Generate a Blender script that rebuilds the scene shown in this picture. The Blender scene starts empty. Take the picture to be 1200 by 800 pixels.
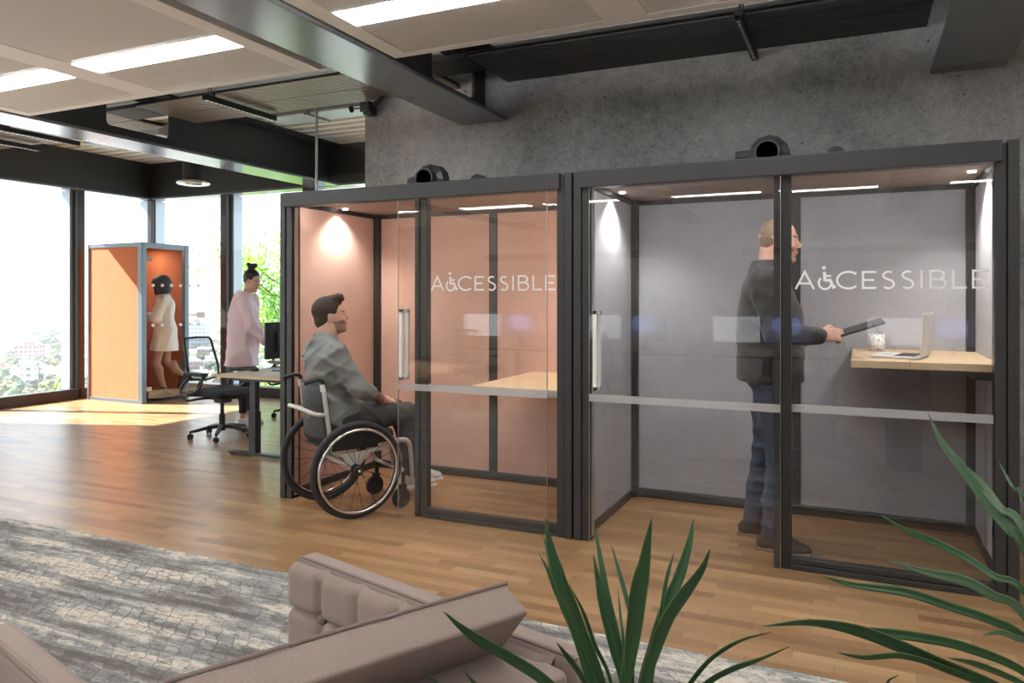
import bpy, bmesh, math, random
import numpy as np
from mathutils import Vector, Matrix
random.seed(7); rng = np.random.default_rng(7)
SC = bpy.context.scene; COL = SC.collection
pi = math.pi
CT, ST = math.cos(math.radians(24.7)), math.sin(math.radians(24.7))
FPX, HY, EYE = 880.0, 348.3, 1.40

def at(px, py, d):
    """a point seen at photo position px,py at distance d along the optical axis, in world metres"""
    s = (px - 600) / FPX * d
    return Vector((s * CT - d * ST, s * ST + d * CT, EYE + (HY - py) / FPX * d))

# ------------------------------------------------------------------ materials
MATS = {}
def nmat(name):
    m = bpy.data.materials.new(name); m.use_nodes = True
    nt = m.node_tree
    b = nt.nodes.get('Principled BSDF')
    MATS[name] = m
    return m, nt, b
def pm(name, col, rough=0.5, metal=0.0, spec=0.5, coat=0.0, bump=None, var=None, sheen=0.0, alpha=None):
    """principled with optional noise colour variation var=(scale, amount) and bump=(scale, strength, dist)"""
    m, nt, b = nmat(name)
    c = tuple(col) + (1,)
    b.inputs['Base Color'].default_value = c
    b.inputs['Roughness'].default_value = rough
    b.inputs['Metallic'].default_value = metal
    b.inputs['Specular IOR Level'].default_value = spec
    b.inputs['Coat Weight'].default_value = coat
    b.inputs['Sheen Weight'].default_value = sheen
    if var or bump:
        tc = nt.nodes.new('ShaderNodeTexCoord')
    if var:
        n = nt.nodes.new('ShaderNodeTexNoise'); n.inputs['Scale'].default_value = var[0]; n.inputs['Detail'].default_value = 6
        nt.links.new(tc.outputs['Object'], n.inputs['Vector'])
        r = nt.nodes.new('ShaderNodeMapRange'); r.inputs[1].default_value = .3; r.inputs[2].default_value = .7
        r.inputs[3].default_value = 1 - var[1]; r.inputs[4].default_value = 1 + var[1]
        nt.links.new(n.outputs['Fac'], r.inputs[0])
        mx = nt.nodes.new('ShaderNodeMix'); mx.data_type = 'RGBA'; mx.blend_type = 'MULTIPLY'; mx.inputs[0].default_value = 1
        mx.inputs[6].default_value = c; nt.links.new(r.outputs[0], mx.inputs[7])
        nt.links.new(mx.outputs[2], b.inputs['Base Color'])
    if bump:
        n = nt.nodes.new('ShaderNodeTexNoise'); n.inputs['Scale'].default_value = bump[0]; n.inputs['Detail'].default_value = 4
        nt.links.new(tc.outputs['Object'], n.inputs['Vector'])
        bp = nt.nodes.new('ShaderNodeBump'); bp.inputs['Strength'].default_value = bump[1]; bp.inputs['Distance'].default_value = bump[2]
        nt.links.new(n.outputs['Fac'], bp.inputs['Height']); nt.links.new(bp.outputs[0], b.inputs['Normal'])
    return m
def em(name, col, st):
    m, nt, b = nmat(name)
    b.inputs['Base Color'].default_value = (.8, .8, .8, 1)
    b.inputs['Emission Color'].default_value = tuple(col) + (1,)
    b.inputs['Emission Strength'].default_value = st
    return m
def glass(name, tint=(1, 1, 1), refl=1.0, ior=1.45, base=0.0):
    """thin architectural pane: see-through with fresnel reflection"""
    m, nt, b = nmat(name)
    nt.nodes.remove(b)
    out = nt.nodes.get('Material Output')
    tr = nt.nodes.new('ShaderNodeBsdfTransparent'); tr.inputs[0].default_value = tuple(tint) + (1,)
    gl = nt.nodes.new('ShaderNodeBsdfGlossy'); gl.inputs['Roughness'].default_value = 0.0
    gl.inputs[0].default_value = (refl, refl, refl, 1)
    fr = nt.nodes.new('ShaderNodeFresnel'); fr.inputs[0].default_value = ior
    ad = nt.nodes.new('ShaderNodeMath'); ad.operation = 'ADD'; ad.use_clamp = True; ad.inputs[1].default_value = base
    nt.links.new(fr.outputs[0], ad.inputs[0])
    ge = nt.nodes.new('ShaderNodeNewGeometry'); iv = nt.nodes.new('ShaderNodeMath'); iv.operation = 'SUBTRACT'; iv.inputs[0].default_value = 1
    nt.links.new(ge.outputs['Backfacing'], iv.inputs[1])
    mu = nt.nodes.new('ShaderNodeMath'); mu.operation = 'MULTIPLY'; nt.links.new(ad.outputs[0], mu.inputs[0]); nt.links.new(iv.outputs[0], mu.inputs[1]); ad = mu
    mx = nt.nodes.new('ShaderNodeMixShader')
    nt.links.new(ad.outputs[0], mx.inputs[0]); nt.links.new(tr.outputs[0], mx.inputs[1]); nt.links.new(gl.outputs[0], mx.inputs[2])
    nt.links.new(mx.outputs[0], out.inputs[0])
    return m
def N(nt, t, **kw):
    n = nt.nodes.new(t)
    for k, v in kw.items(): setattr(n, k, v)
    return n
def mth(nt, op, a, b=None, clamp=False):
    n = nt.nodes.new('ShaderNodeMath'); n.operation = op; n.use_clamp = clamp
    for i, v in enumerate((a, b)):
        if v is None: continue
        if isinstance(v, (int, float)): n.inputs[i].default_value = v
        else: nt.links.new(v, n.inputs[i])
    return n.outputs[0]

def wood_floor(name, row, length, cols, rough=0.32, grain=1.0):
    m, nt, b = nmat(name)
    L = nt.links.new
    tc = N(nt, 'ShaderNodeTexCoord'); sp = N(nt, 'ShaderNodeSeparateXYZ'); L(tc.outputs['Object'], sp.inputs[0])
    yr = mth(nt, 'DIVIDE', sp.outputs[1], row); ry = mth(nt, 'FLOOR', yr)
    wn = N(nt, 'ShaderNodeTexWhiteNoise', noise_dimensions='1D'); L(ry, wn.inputs['W'])
    xo = mth(nt, 'ADD', mth(nt, 'DIVIDE', sp.outputs[0], length), mth(nt, 'MULTIPLY', wn.outputs[0], 7.3))
    cx = mth(nt, 'FLOOR', xo)
    cb = N(nt, 'ShaderNodeCombineXYZ'); L(cx, cb.inputs[0]); L(ry, cb.inputs[1])
    w2 = N(nt, 'ShaderNodeTexWhiteNoise', noise_dimensions='2D'); L(cb.outputs[0], w2.inputs['Vector'])
    cr = N(nt, 'ShaderNodeValToRGB'); L(w2.outputs['Value'], cr.inputs[0])
    e = cr.color_ramp.elements
    e[0].position = 0; e[0].color = cols[0] + (1,); e[1].position = 1; e[1].color = cols[-1] + (1,)
    for i, c in enumerate(cols[1:-1]):
        el = cr.color_ramp.elements.new((i + 1) / (len(cols) - 1)); el.color = c + (1,)
    # grain: noise stretched along the strip, shifted per strip
    cv = N(nt, 'ShaderNodeCombineXYZ')
    L(mth(nt, 'ADD', mth(nt, 'MULTIPLY', sp.outputs[0], 2.2), mth(nt, 'MULTIPLY', w2.outputs['Value'], 31.0)), cv.inputs[0])
    L(mth(nt, 'MULTIPLY', sp.outputs[1], 34.0), cv.inputs[1])
    ns = N(nt, 'ShaderNodeTexNoise'); ns.inputs['Scale'].default_value = 1.6; ns.inputs['Detail'].default_value = 8; ns.inputs['Roughness'].default_value = .65
    L(cv.outputs[0], ns.inputs['Vector'])
    mr = N(nt, 'ShaderNodeMapRange'); mr.inputs[1].default_value = .3; mr.inputs[2].default_value = .72
    mr.inputs[3].default_value = 1 - .28 * grain; mr.inputs[4].default_value = 1 + .22 * grain; L(ns.outputs['Fac'], mr.inputs[0])
    mx = N(nt, 'ShaderNodeMix', data_type='RGBA', blend_type='MULTIPLY'); mx.inputs[0].default_value = 1
    L(cr.outputs[0], mx.inputs[6]); L(mr.outputs[0], mx.inputs[7])
    # joints
    fy = mth(nt, 'FRACT', yr); fx = mth(nt, 'FRACT', xo)
    jy = mth(nt, 'LESS_THAN', fy, .0016 / row); jx = mth(nt, 'LESS_THAN', fx, .0030 / length)
    j = mth(nt, 'MAXIMUM', mth(nt, 'MULTIPLY', jy, .35), jx)
    mj = N(nt, 'ShaderNodeMix', data_type='RGBA'); L(mth(nt, 'MULTIPLY', j, .5), mj.inputs[0]); L(mx.outputs[2], mj.inputs[6])
    mj.inputs[7].default_value = (.06, .035, .02, 1)
    L(mj.outputs[2], b.inputs['Base Color'])
    rr = mth(nt, 'ADD', mth(nt, 'MULTIPLY', ns.outputs['Fac'], .18), rough - .09); L(rr, b.inputs['Roughness'])
    b.inputs['Specular IOR Level'].default_value = .5
    bp = N(nt, 'ShaderNodeBump'); bp.inputs['Strength'].default_value = .15; bp.inputs['Distance'].default_value = .002
    L(mth(nt, 'SUBTRACT', mth(nt, 'MULTIPLY', ns.outputs['Fac'], .15), j), bp.inputs['Height']); L(bp.outputs[0], b.inputs['Normal'])
    return m

def weave(name, c1, c2, scale, rough=.85, bstr=.35, sheen=.2, blotch=.06):
    """woven cloth: crossing threads from two sine waves, plus a soft blotch"""
    m, nt, b = nmat(name); L = nt.links.new
    tc = N(nt, 'ShaderNodeTexCoord')
    w1 = N(nt, 'ShaderNodeTexWave', wave_type='BANDS', bands_direction='DIAGONAL'); w1.inputs['Scale'].default_value = scale; w1.inputs['Distortion'].default_value = .6
    w2 = N(nt, 'ShaderNodeTexWave', wave_type='BANDS', bands_direction='Z'); w2.inputs['Scale'].default_value = scale * 1.15; w2.inputs['Distortion'].default_value = .6
    n1 = N(nt, 'ShaderNodeTexNoise'); n1.inputs['Scale'].default_value = scale * 2.2; n1.inputs['Detail'].default_value = 3
    n2 = N(nt, 'ShaderNodeTexNoise'); n2.inputs['Scale'].default_value = 4; n2.inputs['Detail'].default_value = 3
    for n in (w1, w2, n1, n2): L(tc.outputs['Object'], n.inputs['Vector'])
    f = mth(nt, 'MULTIPLY', w1.outputs['Fac'], w2.outputs['Fac'])
    f = mth(nt, 'ADD', mth(nt, 'MULTIPLY', f, .55), mth(nt, 'MULTIPLY', n1.outputs['Fac'], .6), True)
    mx = N(nt, 'ShaderNodeMix', data_type='RGBA'); L(f, mx.inputs[0]); mx.inputs[6].default_value = c1 + (1,); mx.inputs[7].default_value = c2 + (1,)
    mr = N(nt, 'ShaderNodeMapRange'); mr.inputs[1].default_value = .3; mr.inputs[2].default_value = .7; mr.inputs[3].default_value = 1 - blotch; mr.inputs[4].default_value = 1 + blotch
    L(n2.outputs['Fac'], mr.inputs[0])
    m2 = N(nt, 'ShaderNodeMix', data_type='RGBA', blend_type='MULTIPLY'); m2.inputs[0].default_value = 1
    L(mx.outputs[2], m2.inputs[6]); L(mr.outputs[0], m2.inputs[7]); L(m2.outputs[2], b.inputs['Base Color'])
    b.inputs['Roughness'].default_value = rough; b.inputs['Sheen Weight'].default_value = sheen; b.inputs['Specular IOR Level'].default_value = .2
    bp = N(nt, 'ShaderNodeBump'); bp.inputs['Strength'].default_value = bstr; bp.inputs['Distance'].default_value = .0015
    L(f, bp.inputs['Height']); L(bp.outputs[0], b.inputs['Normal'])
    return m

# ------------------------------------------------------------------ mesh builder
class MB:
    def __init__(s): s.v = []; s.f = []; s.m = []; s.mi = 0
    def add(s, vs, fs, mi=None):
        o = len(s.v); s.v += [tuple(v) for v in vs]; s.f += [tuple(o + i for i in f) for f in fs]
        s.m += [s.mi if mi is None else mi] * len(fs); return s
    def box(s, a, b, M=None, mi=None):
        x0, y0, z0 = a; x1, y1, z1 = b
        vs = [Vector(p) for p in ((x0,y0,z0),(x1,y0,z0),(x1,y1,z0),(x0,y1,z0),(x0,y0,z1),(x1,y0,z1),(x1,y1,z1),(x0,y1,z1))]
        if M: vs = [M @ v for v in vs]
        return s.add(vs, ((0,3,2,1),(4,5,6,7),(0,1,5,4),(1,2,6,5),(2,3,7,6),(3,0,4,7)), mi)
    def prism(s, pts, axis, a, b, M=None, mi=None):
        """2D outline extruded along an axis; pts run counter-clockwise in the two other axes"""
        def P(p, t):
            return {'x': (t, p[0], p[1]), 'y': (p[0], t, p[1]), 'z': (p[0], p[1], t)}[axis]
        n = len(pts); vs = [Vector(P(p, a)) for p in pts] + [Vector(P(p, b)) for p in pts]
        if M: vs = [M @ v for v in vs]
        fs = [tuple(range(n))[::-1], tuple(range(n, 2 * n))] + [(i, (i + 1) % n, n + (i + 1) % n, n + i) for i in range(n)]
        return s.add(vs, fs, mi)
    def tube(s, path, r, seg=10, closed=False, cap=True, flat=None, up=None, mi=None):
        """round (or flat=(w,h) elliptic/rect) section swept along a path; r a number or one per point"""
        P = [Vector(p) for p in path]; n = len(P)
        R = [r] * n if isinstance(r, (int, float)) else list(r)
        T = []
        for i in range(n):
            if closed: t = P[(i + 1) % n] - P[i - 1]
            else: t = P[min(i + 1, n - 1)] - P[max(i - 1, 0)]
            T.append(t.normalized() if t.length > 1e-9 else Vector((0, 0, 1)))
        u = Vector(up) if up else (Vector((0, 0, 1)) if abs(T[0].z) < .9 else Vector((1, 0, 0)))
        a = (u - T[0] * u.dot(T[0])).normalized(); vs = []
        for i in range(n):
            a = (a - T[i] * a.dot(T[i])).normalized(); b = T[i].cross(a)
            for k in range(seg):
                t = 2 * pi * k / seg
                if flat and seg == 4:
                    sx, sy = ((1, 1), (-1, 1), (-1, -1), (1, -1))[k]
                    vs.append(P[i] + a * (sx * flat[1] / 2 * R[i]) + b * (sy * flat[0] / 2 * R[i]))
                elif flat: vs.append(P[i] + a * (math.cos(t) * flat[1] / 2 * R[i]) + b * (math.sin(t) * flat[0] / 2 * R[i]))
                else: vs.append(P[i] + (a * math.cos(t) + b * math.sin(t)) * R[i])
        fs = []
        for i in range(n if closed else n - 1):
            j = (i + 1) % n
            for k in range(seg):
                l = (k + 1) % seg
                fs.append((i * seg + k, i * seg + l, j * seg + l, j * seg + k))
        if cap and not closed: fs += [tuple(range(seg))[::-1], tuple((n - 1) * seg + k for k in range(seg))]
        return s.add(vs, fs, mi)
    def lathe(s, prof, seg=24, M=None, mi=None):
        """profile (r,z) turned round z"""
        vs = []
        for r, z in prof:
            for k in range(seg):
                t = 2 * pi * k / seg; vs.append(Vector((r * math.cos(t), r * math.sin(t), z)))
        if M: vs = [M @ v for v in vs]
        n = len(prof); fs = []
        for i in range(n - 1):
            for k in range(seg):
                l = (k + 1) % seg; fs.append((i * seg + k, i * seg + l, (i + 1) * seg + l, (i + 1) * seg + k))
        if prof[0][0] > 1e-6: fs.append(tuple(range(seg))[::-1])
        if prof[-1][0] > 1e-6: fs.append(tuple((n - 1) * seg + k for k in range(seg)))
        return s.add(vs, fs, mi)
    def torus(s, R, r, M=None, seg=48, rs=10, mi=None):
        p = [(R * math.cos(2 * pi * i / seg), R * math.sin(2 * pi * i / seg), 0) for i in range(seg)]
        if M: p = [M @ Vector(q) for q in p]
        up = (M.to_3x3() @ Vector((0, 0, 1))) if M else (0, 0, 1)
        return s.tube(p, r, rs, closed=True, up=up, mi=mi)
    def build(s, name, mat, parent=None, smooth=False, bevel=0, seg=2, subsurf=0, solid=0, loc=None):
        me = bpy.data.meshes.new(name); me.from_pydata(s.v, [], s.f)
        for m in (mat if isinstance(mat, (list, tuple)) else [mat]): me.materials.append(m)
        if any(s.m): me.polygons.foreach_set('material_index', s.m)
        me.validate(); me.update()
        bm = bmesh.new(); bm.from_mesh(me); bmesh.ops.recalc_face_normals(bm, faces=bm.faces); bm.to_mesh(me); bm.free()
        if smooth: me.polygons.foreach_set('use_smooth', [True] * len(me.polygons))
        o = bpy.data.objects.new(name, me); COL.objects.link(o)
        if parent: o.parent = parent
        if loc: o.location = loc
        if solid:
            md = o.modifiers.new('solid', 'SOLIDIFY'); md.thickness = solid; md.offset = 0
        if bevel:
            md = o.modifiers.new('bevel', 'BEVEL'); md.width = bevel; md.segments = seg; md.limit_method = 'ANGLE'; md.angle_limit = .6
            md.harden_normals = False
        if subsurf:
            md = o.modifiers.new('sub', 'SUBSURF'); md.levels = subsurf; md.render_levels = subsurf
        return o

def tag(o, label=None, cat=None, group=None, kind=None):
    if label: o['label'] = label
    if cat: o['category'] = cat
    if group: o['group'] = group
    if kind: o['kind'] = kind
    return o
def thing(name, label, cat, loc=(0, 0, 0), rz=0.0, group=None, kind=None):
    o = bpy.data.objects.new(name, None); COL.objects.link(o)
    o.empty_display_size = .1; o.location = loc; o.rotation_euler = (0, 0, rz)
    return tag(o, label, cat, group, kind)
def dup(root, loc, rz, label=None, group=None):
    def cp(o, par):
        c = o.copy(); COL.objects.link(c)
        if par: c.parent = par
        for ch in list(o.children): cp(ch, c)
        return c
    r = cp(root, None); r.location = loc; r.rotation_euler = (0, 0, rz)
    if label: r['label'] = label
    if group: r['group'] = group
    return r
def T(x, y, z): return Matrix.Translation((x, y, z))
def RX(a): return Matrix.Rotation(a, 4, 'X')
def RY(a): return Matrix.Rotation(a, 4, 'Y')
def RZ(a): return Matrix.Rotation(a, 4, 'Z')
def bez(pts, n=8):
    """smooth curve through points (catmull-rom)"""
    P = [Vector(p) for p in pts]; P = [P[0] * 2 - P[1]] + P + [P[-1] * 2 - P[-2]]; out = []
    for i in range(1, len(P) - 2):
        for k in range(n):
            t = k / n
            out.append(.5 * ((2 * P[i]) + (P[i + 1] - P[i - 1]) * t + (2 * P[i - 1] - 5 * P[i] + 4 * P[i + 1] - P[i + 2]) * t * t
                             + (3 * P[i] - P[i - 1] - 3 * P[i + 1] + P[i + 2]) * t ** 3))
    out.append(P[-2]); return out

# ------------------------------------------------------------------ distance-field sculptor for people and soft things
class Field:
    def __init__(s, lo, hi, h):
        s.h = h; s.o = np.array(lo, float); s.n = np.ceil((np.array(hi) - s.o) / h).astype(int) + 1
        s.F = np.full(s.n, 1.0, np.float32); s.fr = np.eye(4)
    def frame(s, M=None):
        s.fr = np.array(M) if M is not None else np.eye(4); return s
    def _sub(s, lo, hi):
        i0 = np.clip(np.floor((lo - s.o) / s.h).astype(int), 0, s.n - 1)
        i1 = np.clip(np.ceil((hi - s.o) / s.h).astype(int) + 1, 1, s.n)
        if np.any(i1 <= i0): return None, None
        sl = tuple(slice(a, b) for a, b in zip(i0, i1))
        ax = [s.o[i] + s.h * np.arange(i0[i], i1[i]) for i in range(3)]
        return sl, np.stack(np.meshgrid(*ax, indexing='ij'), -1)
    def _mix(s, sl, d, k, op):
        f = s.F[sl]; d = d.astype(np.float32)
        if op == 'add':
            if k > 0:
                h = np.clip(.5 + .5 * (f - d) / k, 0, 1); s.F[sl] = f * (1 - h) + d * h - k * h * (1 - h)
            else: s.F[sl] = np.minimum(f, d)
        elif op == 'cut':
            if k > 0:
                h = np.clip(.5 - .5 * (f + d) / k, 0, 1); s.F[sl] = f * (1 - h) - d * h + k * h * (1 - h)
            else: s.F[sl] = np.maximum(f, -d)
    def P(s, p): return (s.fr @ np.array([p[0], p[1], p[2], 1.0]))[:3]
    def cone(s, a, b, ra, rb, k=.02, op='add'):
        a = s.P(a); b = s.P(b); m = max(ra, rb) + k + 3 * s.h
        sl, X = s._sub(np.minimum(a, b) - m, np.maximum(a, b) + m)
        if sl is None: return s
        ab = b - a; t = np.clip(((X - a) @ ab) / max(ab @ ab, 1e-9), 0, 1)
        d = np.linalg.norm(X - (a + t[..., None] * ab), axis=-1) - (ra + (rb - ra) * t)
        s._mix(sl, d, k, op); return s
    def chain(s, pts, rs, k=.02):
        for i in range(len(pts) - 1): s.cone(pts[i], pts[i + 1], rs[i], rs[i + 1], k)
        return s
    def ell(s, c, r, rot=None, k=.02, op='add'):
        R = s.fr[:3, :3] @ (np.array(rot)[:3, :3] if rot is not None else np.eye(3))
        c = s.P(c); r = np.array(r, float); m = max(r) + k + 3 * s.h
        sl, X = s._sub(c - m, c + m)
        if sl is None: return s
        q = (X - c) @ R; k0 = np.linalg.norm(q / r, axis=-1); k1 = np.linalg.norm(q / (r * r), axis=-1) + 1e-9
        s._mix(sl, k0 * (k0 - 1) / k1, k, op); return s
    def rbox(s, c, hs, rr, rot=None, k=.01, op='add'):
        R = s.fr[:3, :3] @ (np.array(rot)[:3, :3] if rot is not None else np.eye(3))
        c = s.P(c); hs = np.array(hs, float); m = np.linalg.norm(hs) + k + 3 * s.h
        sl, X = s._sub(c - m, c + m)
        if sl is None: return s
        q = np.abs((X - c) @ R) - (hs - rr)
        d = np.linalg.norm(np.maximum(q, 0), axis=-1) + np.minimum(q.max(-1), 0) - rr
        s._mix(sl, d, k, op); return s
    def plane(s, p, n, k=0.0):
        """keep the side the normal points away from"""
        p = s.P(p); n = s.fr[:3, :3] @ np.array(n, float); n /= np.linalg.norm(n)
        ax = [s.o[i] + s.h * np.arange(s.n[i]) for i in range(3)]
        d = (ax[0][:, None, None] - p[0]) * n[0] + (ax[1][None, :, None] - p[1]) * n[1] + (ax[2][None, None, :] - p[2]) * n[2]
        s.F = np.maximum(s.F, d.astype(np.float32)) if k == 0 else s.F
        return s
    def disp(s, fn):
        """add fn(X) to the field near the surface (creases, folds)"""
        m = np.abs(s.F) < .05; idx = np.argwhere(m); X = s.o + idx * s.h
        s.F[m] += fn(X).astype(np.float32); return s
    def mesh(s, name, mats, parent=None, paint=None, smooth=2):
        F = s.F; ins = F < 0; n = s.n
        F[0], F[-1], F[:, 0], F[:, -1], F[:, :, 0], F[:, :, -1] = 1, 1, 1, 1, 1, 1; ins = F < 0
        c = np.zeros(tuple(n - 1), np.int8)
        for a in (0, 1):
            for b in (0, 1):
                for d in (0, 1): c += ins[a:n[0]-1+a, b:n[1]-1+b, d:n[2]-1+d]
        cells = np.argwhere((c > 0) & (c < 8)); ids = np.full(tuple(n - 1), -1, np.int64)
        ids[tuple(cells.T)] = np.arange(len(cells))
        acc = np.zeros((len(cells), 3)); cnt = np.zeros(len(cells))
        corners = [(a, b, d) for a in (0, 1) for b in (0, 1) for d in (0, 1)]
        for A in corners:
            for ax in range(3):
                if A[ax] == 1: continue
                B = list(A); B[ax] = 1
                ia = cells + A; ib = cells + B
                fa = F[tuple(ia.T)]; fb = F[tuple(ib.T)]; m = (fa < 0) != (fb < 0)
                t = fa[m] / (fa[m] - fb[m]); p = np.array(A, float) + np.zeros((m.sum(), 3)); p[:, ax] = t
                acc[m] += p; cnt[m] += 1
        V = s.o + (cells + acc / cnt[:, None]) * s.h
        quads = []
        for ax in range(3):
            o1, o2 = [(1, 2), (2, 0), (0, 1)][ax]
            sl0 = [slice(1, -1)] * 3; sl0[ax] = slice(0, -1); sl1 = list(sl0); sl1[ax] = slice(1, None)
            a = ins[tuple(sl0)]; b = ins[tuple(sl1)]
            for flip, mm in ((False, a & ~b), (True, ~a & b)):
                e = np.argwhere(mm); off = np.array([1, 1, 1]); off[ax] = 0; e = e + off
                def cid(d1, d2):
                    q = e.copy(); q[:, o1] -= d1; q[:, o2] -= d2; return ids[tuple(q.T)]
                q = np.stack([cid(1, 1), cid(0, 1), cid(0, 0), cid(1, 0)], 1)
                if flip: q = q[:, ::-1]
                quads.append(q)
        Q = np.concatenate(quads); Q = Q[(Q >= 0).all(1)]
        # light laplacian smoothing
        for it in range(smooth):
            S = np.zeros_like(V); C = np.zeros(len(V))
            for i in range(4):
                a, b = Q[:, i], Q[:, (i + 1) % 4]
                np.add.at(S, a, V[b]); np.add.at(C, a, 1); np.add.at(S, b, V[a]); np.add.at(C, b, 1)
            V = V * .5 + .5 * S / np.maximum(C, 1)[:, None]
        me = bpy.data.meshes.new(name)
        me.vertices.add(len(V)); me.vertices.foreach_set('co', V.astype(np.float32).ravel())
        me.loops.add(Q.size); me.loops.foreach_set('vertex_index', Q.astype(np.int32).ravel())
        me.polygons.add(len(Q)); me.polygons.foreach_set('loop_start', np.arange(0, Q.size, 4, dtype=np.int32))
        me.polygons.foreach_set('use_smooth', np.ones(len(Q), bool))
        mats = mats if isinstance(mats, (list, tuple)) else [mats]
        for m in mats: me.materials.append(m)
        if paint is not None:
            cen = V[Q].mean(1); me.polygons.foreach_set('material_index', paint(cen).astype(np.int32))
        me.update(); me.validate()
        o = bpy.data.objects.new(name, me); COL.objects.link(o)
        if parent: o.parent = parent
        return o
# ------------------------------------------------------------------ material library
M_floor = wood_floor('oak_strips', .066, .43, [(.24,.128,.058), (.345,.195,.090), (.41,.240,.115), (.29,.158,.072), (.45,.275,.138), (.33,.182,.085)], rough=.31, grain=.55)
M_desktop = wood_floor('oak_worktop', .11, .9, [(.60,.43,.25), (.68,.50,.31), (.64,.46,.28)], rough=.45, grain=.6)
M_anth = pm('anthracite_metal', (.036,.036,.035), .42, 0, .5)
M_anth2 = pm('dark_trim', (.024,.024,.022), .45, 0, .5)
M_groove = pm('seal_black', (.01,.01,.01), .6)
M_steelgrey = pm('beam_paint', (.20,.215,.235), .20, .35, .8)
M_web = pm('beam_web_black', (.022,.022,.021), .55)
M_slat = pm('slat_bronze', (.26,.22,.18), .4, .3)
M_slatdark = pm('slat_black', (.012,.012,.012), .6)
M_deck = pm('ceiling_deck', (.70,.67,.60), .5, 0)
M_duct = pm('duct_zinc', (.34,.36,.38), .35, .5)
M_black = pm('black_plastic', (.018,.018,.019), .45)
M_blacks = pm('black_satin', (.03,.03,.032), .35)
M_rubber = pm('rubber', (.035,.035,.036), .7)
M_chrome = pm('chrome', (.75,.75,.76), .12, 1)
M_silver = pm('brushed_steel', (.62,.61,.58), .32, 1)
M_handle = pm('handle_satin', (.85,.84,.81), .45, 0)
M_white = pm('white_paint', (.8,.79,.77), .5)
M_panel = pm('panel_frame_white', (.92,.92,.92), .55)
M_alu = pm('window_aluminium', (.33,.37,.40), .35, .4)
M_frame_in = pm('window_frame_bronze', (.035,.030,.027), .4, .2)
M_salmon = weave('salmon_felt', (.44,.255,.19), (.82,.55,.435), 85)
M_greyfelt = weave('grey_felt', (.23,.23,.255), (.60,.60,.635), 85)
M_orange = weave('orange_felt', (.52,.14,.040), (.68,.215,.075), 160)
M_ceilin = pm('pod_ceiling_felt', (.34,.27,.24), .8)
M_glass = glass('pane', (.985,.985,.985), 1.0, 1.5, .02)
M_glassg = glass('pane_smoke', (.955,.955,.955), 1.0, 1.5, .03)
M_wglass = glass('window_pane', (.97,.985,.99), 1.0, 1.35)
M_frost = pm('frosted_film', (.62,.62,.61), .6)
nt = M_frost.node_tree; bs = nt.nodes['Principled BSDF']; bs.inputs['Alpha'].default_value = .42
M_letter = pm('letter_vinyl', (.93,.92,.91), .5)
M_sofa = weave('taupe_cloth', (.24,.175,.150), (.49,.38,.335), 150, bstr=.6, sheen=.15, blotch=.04)
M_sofad = pm('taupe_piping', (.25,.19,.165), .8)

def concrete():
    m, nt, b = nmat('concrete'); L = nt.links.new
    tc = N(nt, 'ShaderNodeTexCoord')
    a = N(nt, 'ShaderNodeTexNoise'); a.inputs['Scale'].default_value = .9; a.inputs['Detail'].default_value = 6; a.inputs['Distortion'].default_value = .6
    c = N(nt, 'ShaderNodeTexNoise'); c.inputs['Scale'].default_value = 55; c.inputs['Detail'].default_value = 5; c.inputs['Roughness'].default_value = .75
    d = N(nt, 'ShaderNodeTexNoise'); d.inputs['Scale'].default_value = 11; d.inputs['Detail'].default_value = 7; d.inputs['Roughness'].default_value = .7
    for n in (a, c, d): L(tc.outputs['Object'], n.inputs['Vector'])
    f = mth(nt, 'ADD', mth(nt, 'MULTIPLY', a.outputs['Fac'], .55), mth(nt, 'MULTIPLY', d.outputs['Fac'], .3))
    f = mth(nt, 'ADD', f, mth(nt, 'MULTIPLY', c.outputs['Fac'], .45))
    cr = N(nt, 'ShaderNodeValToRGB'); L(f, cr.inputs[0]); e = cr.color_ramp.elements
    e[0].position = .44; e[0].color = (.15, .148, .146, 1); e[1].position = .84; e[1].color = (.62, .615, .61, 1)
    # small pits
    v = N(nt, 'ShaderNodeTexNoise'); v.inputs['Scale'].default_value = 24; v.inputs['Detail'].default_value = 3; L(tc.outputs['Object'], v.inputs['Vector'])
    pit = mth(nt, 'LESS_THAN', v.outputs['Fac'], .29)
    mx = N(nt, 'ShaderNodeMix', data_type='RGBA'); L(mth(nt, 'MULTIPLY', pit, .7), mx.inputs[0]); L(cr.outputs[0], mx.inputs[6]); mx.inputs[7].default_value = (.03, .03, .03, 1)
    L(mx.outputs[2], b.inputs['Base Color']); b.inputs['Roughness'].default_value = .8
    bp = N(nt, 'ShaderNodeBump'); bp.inputs['Strength'].default_value = .5; bp.inputs['Distance'].default_value = .004
    L(f, bp.inputs['Height']); L(bp.outputs[0], b.inputs['Normal']); return m
M_conc = concrete()

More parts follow.
